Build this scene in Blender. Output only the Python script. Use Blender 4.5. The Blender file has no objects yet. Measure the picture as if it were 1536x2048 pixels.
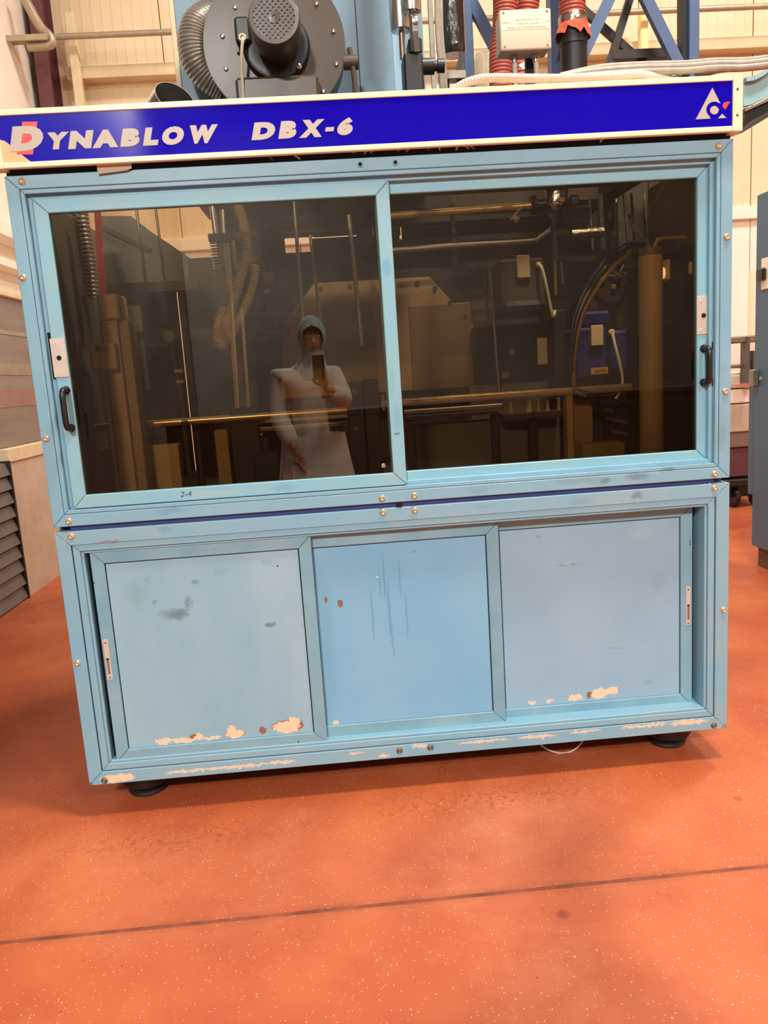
import bpy, bmesh, math, random
from mathutils import Vector, Matrix
random.seed(4)
sc = bpy.context.scene
COL = sc.collection
# ------------------------------------------------------------------ camera, world, lights, exposure
F_PX = 1564.18
CAM = Vector((0.8805, -2.3803, 1.3476))
RX = Vector((0.996, -0.0621, -0.0649)).normalized()      # image right
RD = Vector((-0.0745, -0.1675, -0.9831)).normalized()    # image down
RF = RX.cross(RD).normalized()                           # forward
RD = RF.cross(RX).normalized()
cam = bpy.data.cameras.new('camera'); cam_o = bpy.data.objects.new('camera', cam); COL.objects.link(cam_o)
cam.sensor_fit = 'VERTICAL'; cam.sensor_height = 36.0; cam.lens = 36.0 * F_PX / 2048.0
cam.clip_start = 0.02; cam.clip_end = 200
M = Matrix.Identity(4)
for i in range(3):
    M[i][0] = RX[i]; M[i][1] = -RD[i]; M[i][2] = -RF[i]; M[i][3] = CAM[i]
cam_o.matrix_world = M
sc.camera = cam_o
sc.view_settings.view_transform = 'Standard'; sc.view_settings.look = 'None'
sc.view_settings.gamma = 1.0; sc.view_settings.use_curve_mapping = False
sc.view_settings.exposure = 0.0
w = bpy.data.worlds.new('hall_ambient'); sc.world = w; w.use_nodes = True
w.node_tree.nodes['Background'].inputs[0].default_value = (1.0, 0.9, 0.76, 1)
w.node_tree.nodes['Background'].inputs[1].default_value = 0.08
LAMPS = [  # x, y, z, watts : high bay lamps under the roof
    (-0.9, -8.0, 5.5, 1200), (4.2, -6.8, 5.4, 330), (1.2, 2.6, 6.2, 150), (5.2, 2.4, 6.2, 190), (2.2, -0.95, 5.7, 245)]

def lamp_light(x, y, z, e):
    l = bpy.data.lights.new('high_bay_light', 'AREA'); l.shape = 'DISK'; l.size = 0.75
    l.energy = e; l.color = (1.0, 0.97, 0.91)
    o = bpy.data.objects.new('high_bay_light', l); COL.objects.link(o); o.location = (x, y, z - 0.012)
    return o

def ray(px, py):
    return RX * ((px - 768) / F_PX) + RD * ((py - 1024) / F_PX) + RF
def at(px, py, Y):
    d = ray(px, py); return CAM + d * ((Y - CAM.y) / d.y)
def onx(px, py, X):
    d = ray(px, py); return CAM + d * ((X - CAM.x) / d.x)
def rect(px0, py0, px1, py1, Y):
    mx, my = (px0 + px1) / 2, (py0 + py1) / 2
    return at(px0, my, Y).x, at(px1, my, Y).x, at(mx, py1, Y).z, at(mx, py0, Y).z

# ------------------------------------------------------------------ mesh helpers
class MB:
    def __init__(s): s.bm = bmesh.new()
    def box(s, x0, x1, y0, y1, z0, z1, bev=0.0, seg=1):
        r = bmesh.ops.create_cube(s.bm, size=1.0)
        for v in r['verts']:
            v.co = Vector(((x0 + x1) / 2 + v.co.x * (x1 - x0), (y0 + y1) / 2 + v.co.y * (y1 - y0), (z0 + z1) / 2 + v.co.z * (z1 - z0)))
        if bev:
            es = list({e for v in r['verts'] for e in v.link_edges})
            bmesh.ops.bevel(s.bm, geom=es, offset=bev, segments=seg, affect='EDGES', profile=0.5)
        return s
    def prism(s, pts, y0, y1, bev=0.0):                    # polygon in x,z pushed along y
        vs0 = [s.bm.verts.new((p[0], y0, p[1])) for p in pts]; vs1 = [s.bm.verts.new((p[0], y1, p[1])) for p in pts]
        n = len(pts); fs = [s.bm.faces.new(vs0), s.bm.faces.new(vs1[::-1])]
        for i in range(n): fs.append(s.bm.faces.new((vs0[i], vs1[i], vs1[(i + 1) % n], vs0[(i + 1) % n])))
        bmesh.ops.recalc_face_normals(s.bm, faces=fs)
        if bev:
            es = [e for e in fs[0].edges]
            bmesh.ops.bevel(s.bm, geom=es, offset=bev, segments=1, affect='EDGES', profile=0.5)
        return s
    def hull(s, pts3a, pts3b):
        a = [s.bm.verts.new(p) for p in pts3a]; b = [s.bm.verts.new(p) for p in pts3b]; n = len(a)
        fs = [s.bm.faces.new(a), s.bm.faces.new(b[::-1])]
        for i in range(n): fs.append(s.bm.faces.new((a[i], b[i], b[(i + 1) % n], a[(i + 1) % n])))
        bmesh.ops.recalc_face_normals(s.bm, faces=fs); return s
    def rings(s, rings, cap=True, closed=False):
        vr = [[s.bm.verts.new(p) for p in r] for r in rings]; n = len(vr[0]); fs = []
        m = len(vr)
        for i in range(m if closed else m - 1):
            a, b = vr[i], vr[(i + 1) % m]
            for k in range(n): fs.append(s.bm.faces.new((a[k], a[(k + 1) % n], b[(k + 1) % n], b[k])))
        if cap and not closed: fs.append(s.bm.faces.new(vr[0][::-1])); fs.append(s.bm.faces.new(vr[-1]))
        bmesh.ops.recalc_face_normals(s.bm, faces=fs); return s
    def lathe(s, c, axis, prof, seg=24, cap=True):         # prof: (distance along axis, radius)
        c = Vector(c); ax = Vector(axis).normalized()
        u = ax.orthogonal().normalized(); v = ax.cross(u)
        rs = []
        for d, r in prof:
            rs.append([c + ax * d + (u * math.cos(2 * math.pi * k / seg) + v * math.sin(2 * math.pi * k / seg)) * max(r, 1e-4) for k in range(seg)])
        return s.rings(rs, cap)
    def cyl(s, p0, p1, r, seg=16, r2=None):
        p0 = Vector(p0); p1 = Vector(p1)
        return s.lathe(p0, p1 - p0, [(0, r), ((p1 - p0).length, r if r2 is None else r2)], seg)
    def bar(s, p0, p1, wd, dp):                            # rectangular bar, width in the x-z plane, depth along y
        p0 = Vector(p0); p1 = Vector(p1); d = (p1 - p0).normalized()
        sd = d.cross(Vector((0, 1, 0))).normalized() * wd / 2; up = sd.cross(d).normalized() * dp / 2
        return s.rings([[p + sd + up, p - sd + up, p - sd - up, p + sd - up] for p in (p0, p1)])
    def tube(s, pts, r, seg=10, smooth=6, ribs=None, closed=False):
        P = spline(pts, smooth) if smooth else [Vector(p) for p in pts]
        if ribs:
            pitch, amp = ribs; L = [0]
            for i in range(1, len(P)): L.append(L[-1] + (P[i] - P[i - 1]).length)
            n = max(2, int(L[-1] / (pitch / 4))); Q = []; j = 0
            for k in range(n + 1):
                t = L[-1] * k / n
                while j < len(L) - 2 and L[j + 1] < t: j += 1
                f = (t - L[j]) / max(1e-9, L[j + 1] - L[j]); Q.append(P[j].lerp(P[j + 1], f))
            P = Q
        rs = []; u = None
        for i, p in enumerate(P):
            d = (P[min(i + 1, len(P) - 1)] - P[max(i - 1, 0)]).normalized()
            u = d.orthogonal().normalized() if u is None else (u - d * u.dot(d)).normalized()
            v = d.cross(u); rr = r[i * (len(r) - 1) // max(1, len(P) - 1)] if isinstance(r, (list, tuple)) else r
            if ribs: rr = r + (0, amp * .7, amp, amp * .7)[i % 4]
            rs.append([p + (u * math.cos(2 * math.pi * k / seg) + v * math.sin(2 * math.pi * k / seg)) * rr for k in range(seg)])
        return s.rings(rs)
    def ball(s, c, rx, ry=None, rz=None, seg=16):
        r = bmesh.ops.create_uvsphere(s.bm, u_segments=seg, v_segments=max(6, seg // 2), radius=1.0)
        for v in r['verts']: v.co = Vector((c[0] + v.co.x * rx, c[1] + v.co.y * (ry or rx), c[2] + v.co.z * (rz or rx)))
        return s
def spline(pts, k):
    P = [Vector(p) for p in pts]
    if len(P) < 3: return [P[0].lerp(P[-1], i / k) for i in range(k + 1)]
    out = []
    for i in range(len(P) - 1):
        a = P[max(i - 1, 0)]; b = P[i]; c = P[i + 1]; d = P[min(i + 2, len(P) - 1)]
        for j in range(k):
            t = j / k
            out.append(0.5 * ((2 * b) + (c - a) * t + (2 * a - 5 * b + 4 * c - d) * t * t + (-a + 3 * b - 3 * c + d) * t ** 3))
    out.append(P[-1]); return out

ORG = {}
def obj(name, mb, mat, parent=None, smooth=False, org=None, label=None, kind=None):
    """link one mesh; vertices are given in world space and moved to the origin of the thing"""
    bm = mb.bm if isinstance(mb, MB) else mb
    if parent is not None: o0 = ORG[parent.name]
    elif org is not None: o0 = Vector(org)
    else:
        vs = [v.co for v in bm.verts]
        o0 = Vector(((min(v.x for v in vs) + max(v.x for v in vs)) / 2, (min(v.y for v in vs) + max(v.y for v in vs)) / 2, min(v.z for v in vs)))
    bmesh.ops.translate(bm, verts=bm.verts[:], vec=-o0)
    me = bpy.data.meshes.new(name); bm.to_mesh(me); bm.free()
    if mat is not None: me.materials.append(mat)
    if smooth:
        for p in me.polygons: p.use_smooth = True
        try: me.set_sharp_from_angle(angle=math.radians(38))
        except Exception: pass
    o = bpy.data.objects.new(name, me); COL.objects.link(o)
    if parent is not None: o.parent = parent
    else: o.location = o0
    ORG[o.name] = o0
    if label: o['label'] = label
    if kind: o['kind'] = kind
    return o
def copy_at(o, d, parent=None):                            # copy of a part that shares its mesh, moved by d
    c = o.copy(); COL.objects.link(c); c.location = o.location + Vector(d)
    c.parent = parent or o.parent; ORG[c.name] = ORG[o.name]
    return c
def thing(name, label, cat, loc=(0, 0, 0), group=None):
    o = bpy.data.objects.new(name, None); COL.objects.link(o); o.location = loc; o.empty_display_size = 0.1
    o['label'] = label; o['category'] = cat
    if group: o['group'] = group
    ORG[o.name] = Vector(loc); return o
def tag(o, label, cat, group=None):
    o['label'] = label; o['category'] = cat
    if group: o['group'] = group
    return o
def struct(name, mb, mat, smooth=False, org=(0, 0, 0)):
    return obj(name, mb, mat, None, smooth, org, kind='structure')

# ------------------------------------------------------------------ materials
def lin(c):
    return tuple(((v / 255) / 12.92 if v / 255 <= 0.04045 else ((v / 255 + 0.055) / 1.055) ** 2.4) for v in c) + (1.0,)
def mat(name, c, rough=0.5, metal=0.0, var=0.0, scale=6.0, stretch=None, bump=0.0, bscale=None, c2=None, blobs=(), coat=0.0, spec=None, distort=0.012, dscale=60.0):
    m = bpy.data.materials.new(name); m.use_nodes = True; nt = m.node_tree; N = nt.nodes; L = nt.links
    b = N['Principled BSDF']; b.inputs['Roughness'].default_value = rough; b.inputs['Metallic'].default_value = metal
    if coat: b.inputs['Coat Weight'].default_value = coat; b.inputs['Coat Roughness'].default_value = 0.03
    if spec is not None: b.inputs['Specular IOR Level'].default_value = spec
    base = lin(c); b.inputs['Base Color'].default_value = base
    if not (var or bump or blobs or c2): return m
    tc = N.new('ShaderNodeTexCoord'); vec = tc.outputs['Object']
    if stretch:
        mp = N.new('ShaderNodeMapping'); mp.inputs['Scale'].default_value = stretch; L.new(vec, mp.inputs['Vector']); svec = mp.outputs['Vector']
    else: svec = vec
    cur = None
    if var or c2:
        n = N.new('ShaderNodeTexNoise'); n.inputs['Scale'].default_value = scale; n.inputs['Detail'].default_value = 5; n.inputs['Roughness'].default_value = 0.62
        L.new(svec, n.inputs['Vector'])
        r = N.new('ShaderNodeValToRGB'); r.color_ramp.elements[0].position = 0.34; r.color_ramp.elements[1].position = 0.66
        lo = lin(c2) if c2 else tuple(v * (1 - var) for v in base[:3]) + (1,)
        hi = base if c2 else tuple(min(1, v * (1 + var * 0.5)) for v in base[:3]) + (1,)
        r.color_ramp.elements[0].color = lo; r.color_ramp.elements[1].color = hi
        L.new(n.outputs['Fac'], r.inputs['Fac']); cur = r.outputs['Color']
    if blobs:                                              # stains, chips, smears and one painted shadow with a place of their own: (x, z, rx, rz, strength, colour, ragged)
        nz = N.new('ShaderNodeTexNoise'); nz.inputs['Scale'].default_value = dscale; nz.inputs['Detail'].default_value = 7; nz.inputs['Roughness'].default_value = 0.7; L.new(vec, nz.inputs['Vector'])
        sx = N.new('ShaderNodeSeparateXYZ'); L.new(vec, sx.inputs[0]); sn = N.new('ShaderNodeSeparateColor'); L.new(nz.outputs['Color'], sn.inputs[0])
        def mth(op, a, b_=None, cc=None):
            q = N.new('ShaderNodeMath'); q.operation = op
            for i, v in enumerate((a, b_, cc)):
                if v is None: continue
                if isinstance(v, (int, float)): q.inputs[i].default_value = v
                else: L.new(v, q.inputs[i])
            return q.outputs[0]
        dx = mth('MULTIPLY_ADD', sn.outputs[0], distort * 2, -distort); dz = mth('MULTIPLY_ADD', sn.outputs[1], distort * 2, -distort)
        X = mth('ADD', sx.outputs['X'], dx); Z = mth('ADD', sx.outputs['Z'], dz)
        for (bx, bz, rx, rz, st, bc, hard) in blobs:
            a = mth('POWER', mth('ABSOLUTE', mth('DIVIDE', mth('SUBTRACT', X, bx), rx)), 2.0)
            d = mth('ADD', a, mth('POWER', mth('ABSOLUTE', mth('DIVIDE', mth('SUBTRACT', Z, bz), rz)), 2.0))
            mr = N.new('ShaderNodeMapRange'); mr.inputs['From Min'].default_value = 1.0; mr.inputs['From Max'].default_value = hard; mr.inputs['To Max'].default_value = st
            L.new(d, mr.inputs['Value'])
            mx = N.new('ShaderNodeMix'); mx.data_type = 'RGBA'; L.new(mr.outputs[0], mx.inputs[0])
            if cur is None: mx.inputs[6].default_value = base
            else: L.new(cur, mx.inputs[6])
            mx.inputs[7].default_value = lin(bc); cur = mx.outputs[2]
    if cur is not None: L.new(cur, b.inputs['Base Color'])
    if bump:
        n2 = N.new('ShaderNodeTexNoise'); n2.inputs['Scale'].default_value = bscale or scale * 8; n2.inputs['Detail'].default_value = 4; L.new(svec, n2.inputs['Vector'])
        bp = N.new('ShaderNodeBump'); bp.inputs['Strength'].default_value = bump; bp.inputs['Distance'].default_value = 0.004
        L.new(n2.outputs['Fac'], bp.inputs['Height']); L.new(bp.outputs['Normal'], b.inputs['Normal'])
    return m
def glass(name, tint, ior=1.5, rough=0.0):                 # clear tinted pane: fresnel mirror over tinted see-through
    m = bpy.data.materials.new(name); m.use_nodes = True; nt = m.node_tree; N = nt.nodes; L = nt.links
    N.remove(N['Principled BSDF']); out = N['Material Output']
    t = N.new('ShaderNodeBsdfTransparent'); t.inputs[0].default_value = tint + (1,)
    g = N.new('ShaderNodeBsdfGlossy'); g.inputs['Roughness'].default_value = rough
    f = N.new('ShaderNodeFresnel'); f.inputs['IOR'].default_value = ior
    mx = N.new('ShaderNodeMixShader'); L.new(f.outputs[0], mx.inputs[0]); L.new(t.outputs[0], mx.inputs[1]); L.new(g.outputs[0], mx.inputs[2])
    L.new(mx.outputs[0], out.inputs['Surface']); return m
def glow(name, c, s):
    m = bpy.data.materials.new(name); m.use_nodes = True; b = m.node_tree.nodes['Principled BSDF']
    b.inputs['Base Color'].default_value = (0.8, 0.8, 0.8, 1); b.inputs['Emission Color'].default_value = lin(c); b.inputs['Emission Strength'].default_value = s
    return m

MO = Vector((1.05, 0.6, 0.0))                              # origin of the machine cabinet
def B(*a): return [(x - MO.x, z, rx, rz, st, c, h) for (x, z, rx, rz, st, c, h) in a]
CHIP = (220, 202, 172); RUST = (138, 98, 74); SMUT = (84, 112, 120); GRIM = (112, 150, 152); DEEP = (70, 140, 178)
PALE = (132, 176, 198)
m_frame_up = mat('pale_blue_paint', PALE, 0.42, var=0.10, scale=5, c2=(122, 168, 186), bump=0.05, bscale=300, distort=0.02, dscale=25,
    blobs=B((1.80, 0.985, .05, .012, .6, SMUT, .1), (1.62, 0.985, .10, .016, .5, GRIM, .1), (1.90, 1.0, .03, .01, .6, SMUT, .1), (1.70, .978, .02, .012, .6, SMUT, .1),
            (2.07, 1.09, .02, .05, .5, GRIM, .1), (1.30, .98, .04, .01, .4, GRIM, .1), (.35, .985, .06, .014, .35, DEEP, .2), (2.075, 1.30, .015, .03, .3, GRIM, .1)))
m_frame_lo = mat('worn_blue_paint', (120, 170, 194), 0.45, c2=(138, 172, 184), scale=4, bump=0.05, bscale=300, distort=0.018, dscale=60,
    blobs=B((.09, .132, .06, .016, .95, CHIP, .7), (.33, .136, .10, .006, .85, CHIP, .6), (.48, .135, .12, .006, .85, CHIP, .6), (.62, .137, .05, .007, .85, CHIP, .6), (.86, .145, .03, .004, .8, CHIP, .6),
            (1.07, .150, .03, .007, .85, CHIP, .6), (1.28, .146, .10, .005, .9, CHIP, .6), (1.46, .146, .07, .006, .9, CHIP, .6), (1.62, .149, .06, .005, .9, CHIP, .6), (1.82, .150, .09, .006, .9, CHIP, .6),
            (1.97, .147, .07, .009, .9, CHIP, .6), (.95, .128, .02, .004, .8, CHIP, .6), (.002, .118, .012, .012, .9, RUST, .5), (2.09, .12, .015, .01, .6, RUST, .4), (1.15, .865, .12, .003, .7, (200, 205, 190), .5),
            (.16, .905, .05, .003, .8, RUST, .3), (1.8, .925, .025, .012, .55, SMUT, .1), (1.62, .92, .05, .014, .5, GRIM, .1), (.33, .93, .03, .012, .4, DEEP, .2), (1.32, .925, .04, .012, .35, GRIM, .1)))
m_door_up = mat('window_frame_paint', (124, 182, 206), 0.45, c2=(138, 184, 194), scale=7, bump=0.04, bscale=300, distort=0.012, dscale=60,
    blobs=B((1.058, 1.66, .016, .03, .6, (98, 160, 192), .3), (1.062, 1.22, .018, .05, .5, (105, 158, 170), .1), (1.05, 1.33, .014, .06, .4, (108, 168, 184), .1), (.70, 1.03, .05, .012, .4, GRIM, .1), (.50, 1.03, .12, .012, .4, (160, 190, 188), .1),
            (1.06, 1.17, .012, .004, .8, SMUT, .3), (.12, 1.12, .03, .03, .4, GRIM, .1)))
m_d1 = mat('greyed_panel_paint', (146, 182, 198), 0.5, c2=(132, 173, 192), scale=3, stretch=(1.6, 1, 0.7), bump=0.04, bscale=260, distort=0.022, dscale=48,
    blobs=B((.335, .655, .045, .022, .75, SMUT, .1), (.372, .688, .016, .03, .55, SMUT, .1), (.30, .66, .035, .015, .5, GRIM, .1), (.40, .755, .018, .006, .6, SMUT, .1), (.62, .595, .024, .009, .75, SMUT, .2), (.255, .77, .014, .012, .5, GRIM, .1),
            (.27, .70, .012, .008, .5, SMUT, .1), (.48, .78, .025, .02, .6, (118, 164, 186), .2), (.22, .73, .035, .06, .35, GRIM, .0), (.63, .80, .03, .014, .5, (116, 164, 178), .1),
            (.245, .235, .028, .014, 1, CHIP, .75), (.31, .234, .045, .011, 1, CHIP, .75), (.355, .240, .02, .014, 1, CHIP, .75), (.40, .233, .03, .007, 1, CHIP, .75),
            (.475, .240, .035, .016, 1, RUST, .75), (.475, .240, .033, .015, 1, CHIP, .75), (.465, .257, .012, .014, 1, CHIP, .7), (.565, .246, .010, .012, 1, RUST, .7), (.645, .250, .055, .026, 1, RUST, .8), (.640, .247, .048, .023, 1, CHIP, .75), (.665, .262, .022, .018, 1, CHIP, .7), (.34, .245, .012, .008, 1, RUST, .7)))
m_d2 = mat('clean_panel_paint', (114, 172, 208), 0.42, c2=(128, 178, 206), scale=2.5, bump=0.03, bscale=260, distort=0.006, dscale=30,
    blobs=B((.80, .655, .006, .012, 1, RUST, .6), (.845, .640, .009, .014, 1, RUST, .6), (.79, .50, .035, .32, .28, (92, 140, 150), .0), (.99, .71, .004, .09, .55, DEEP, .3), (1.0, .60, .005, .12, .55, DEEP, .3), (1.005, .50, .003, .08, .5, DEEP, .3),  # tall soft strip at the left edge is the neighbouring stile's shadow, painted
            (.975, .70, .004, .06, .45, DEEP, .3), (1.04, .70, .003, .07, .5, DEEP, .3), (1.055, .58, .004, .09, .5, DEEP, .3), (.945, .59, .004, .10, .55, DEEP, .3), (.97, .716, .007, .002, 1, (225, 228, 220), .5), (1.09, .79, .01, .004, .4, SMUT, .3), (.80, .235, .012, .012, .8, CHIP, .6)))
m_d3 = mat('grey_blue_panel_paint', (142, 179, 202), 0.48, c2=(132, 171, 194), scale=3, bump=0.04, bscale=260, distort=0.02, dscale=60,
    blobs=B((1.46, .235, .012, .008, 1, CHIP, .7), (1.52, .237, .013, .008, 1, CHIP, .7), (1.61, .240, .028, .012, 1, CHIP, .7), (1.69, .246, .03, .020, 1, CHIP, .75), (1.735, .252, .022, .016, 1, CHIP, .7), (1.655, .243, .01, .012, 1, RUST, .6),
            (1.50, .80, .008, .002, .9, RUST, .4), (1.60, .70, .05, .002, .6, SMUT, .2), (1.86, .27, .03, .008, .4, GRIM, .1), (1.90, .62, .03, .05, .25, GRIM, .0), (1.75, .40, .03, .003, .5, SMUT, .2), (1.84, .79, .05, .02, .3, (165, 195, 200), .1)))
m_rail_lo = mat('sliding_door_frame_paint', (132, 172, 186), 0.45, c2=(112, 158, 178), scale=5, bump=0.04, bscale=300)
m_navy = mat('dark_blue_paint', (44, 62, 122), 0.45, var=0.2, scale=5)
m_alu = mat('plain_aluminium', (206, 198, 186), 0.38, 0.25, var=0.08, scale=30)
m_brass = mat('yellow_zinc', (205, 188, 150), 0.32, 0.45, var=0.15, scale=60)
m_dullbrass = mat('dull_zinc', (120, 106, 84), 0.4, 0.5, var=0.2, scale=60)
m_black = mat('black_plastic', (30, 27, 25), 0.35)
m_hole = mat('black_hole', (6, 6, 6), 0.9)
m_gap = mat('dark_underside', (34, 32, 36), 0.7, var=0.3, scale=8)
m_glass = glass('bronze_tinted_glass', (0.78, 0.70, 0.57), 1.85)
m_trim = mat('ivory_trim', (244, 226, 192), 0.35, var=0.03, scale=9)
m_sign = mat('royal_blue_film', (22, 8, 176), 0.05, spec=0.5)
m_letter = mat('silver_grey_film', (186, 177, 164), 0.45)
m_red = mat('red_film', (226, 60, 62), 0.4)
m_peel = mat('bare_ivory_backing', (226, 190, 140), 0.6, var=0.08, scale=20)
m_cast = mat('brown_black_enamel', (78, 65, 53), 0.36, var=0.12, scale=4)
m_cast2 = mat('black_enamel', (38, 36, 35), 0.4, var=0.15, scale=9)
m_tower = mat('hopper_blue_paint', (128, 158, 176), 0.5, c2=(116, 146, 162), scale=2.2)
m_tower2 = mat('hopper_paint_lit_side', (150, 182, 204), 0.5, c2=(140, 176, 198), scale=2)  # paler copy of the tower paint: light on the rounded side put into colour
m_lattice = mat('steel_blue_paint', (84, 106, 142), 0.5, var=0.12, scale=5)
m_duct = mat('grey_flexible_duct', (158, 152, 140), 0.35, 0.5, var=0.2, scale=14)
m_chrome = mat('polished_steel', (215, 212, 206), 0.25, 1.0, var=0.1, scale=20)
m_steel = mat('dull_steel', (150, 142, 130), 0.42, 0.8, var=0.2, scale=14)
m_redhose = mat('terracotta_silicone_hose', (176, 84, 66), 0.5, var=0.15, scale=10)
m_rag = mat('orange_red_cloth', (206, 92, 60), 0.9, var=0.25, scale=30, bump=0.4, bscale=60)
m_foil = mat('crumpled_foil', (190, 182, 168), 0.25, 1.0, var=0.2, scale=40, bump=1.0, bscale=45)
m_wrap = mat('glossy_black_film', (34, 30, 26), 0.16, 0.0, coat=1.0, bump=0.9, bscale=18, stretch=(5, 5, 1))
m_boxgrey = mat('pale_grey_enclosure', (226, 208, 182), 0.5)
m_label = mat('cream_label', (246, 236, 204), 0.6)
m_ink = mat('faded_black_ink', (120, 104, 84), 0.7)
m_white_cable = mat('white_sheath', (214, 202, 182), 0.5)
m_grey_cable = mat('grey_sheath', (164, 154, 138), 0.5, var=0.15, scale=40)
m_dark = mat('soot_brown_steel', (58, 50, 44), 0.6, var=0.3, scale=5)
m_darker = mat('oily_black_steel', (30, 27, 26), 0.5, var=0.3, scale=6)
m_cream = mat('tan_machine_enamel', (160, 132, 88), 0.5, var=0.1, scale=4)
m_cream2 = mat('aged_cream_enamel', (190, 160, 112), 0.5, var=0.15, scale=3)
m_gold = mat('oiled_tie_bar_steel', (214, 180, 118), 0.26, 0.6)
m_greybeam = mat('grey_beam_paint', (96, 92, 86), 0.55, var=0.15, scale=5)
m_strap = mat('red_webbing', (224, 52, 42), 0.7, var=0.15, scale=30)
m_bluebox = mat('deep_blue_enamel', (40, 48, 120), 0.35, var=0.15, scale=8)
m_tagor = mat('amber_plate', (214, 160, 84), 0.5)
m_paper = mat('white_paper', (214, 204, 190), 0.8)
m_wall = mat('cream_wall_panel', (238, 216, 180), 0.55, c2=(228, 204, 166), scale=1.2)
m_wallw = mat('white_wall_panel', (248, 236, 220), 0.5, var=0.03, scale=1.5)
m_rail = mat('cream_painted_rail', (216, 194, 152), 0.5, var=0.12, scale=3)
m_galv = mat('galvanised_pipe', (176, 160, 134), 0.45, 0.4, var=0.1, scale=10)
m_maroon = mat('maroon_steel', (104, 58, 62), 0.55, var=0.12, scale=4)
m_cab = mat('petrol_blue_cabinet', (68, 98, 118), 0.45, var=0.08, scale=2)
m_cabbase = mat('brown_plinth', (96, 76, 56), 0.6, var=0.2, scale=6)
m_shut = mat('grey_shutter_slat', (112, 104, 98), 0.6, var=0.25, scale=7)
m_lowwall = mat('chalky_low_wall', (206, 188, 164), 0.7, c2=(188, 170, 148), scale=4, bump=0.2, bscale=40)
m_cap = mat('cream_wall_cap', (226, 206, 166), 0.5, var=0.12, scale=12)
m_grimepane = mat('dusty_plastic_sheet', (140, 122, 106), 0.28, c2=(112, 98, 84), scale=2.0, stretch=(1, .5, 4), bump=.1, bscale=6)
m_ceil = mat('roof_sheet', (188, 178, 160), 0.7)
m_lampbody = mat('lamp_housing', (170, 168, 160), 0.4, 0.6)
m_skin = mat('skin', (214, 160, 132), 0.5)
m_coat = mat('white_lab_coat', (236, 230, 222), 0.85, var=0.05, scale=8, bump=0.3, bscale=9)
m_hood = mat('pale_blue_hood', (176, 206, 214), 0.85, var=0.06, scale=20, bump=0.2, bscale=60)
m_trous = mat('navy_trousers', (52, 56, 70), 0.85)
m_shoe = mat('white_work_shoe', (210, 206, 198), 0.5)
m_convey = mat('conveyor_pale_blue', (150, 190, 196), 0.45, var=0.1, scale=6)

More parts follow.
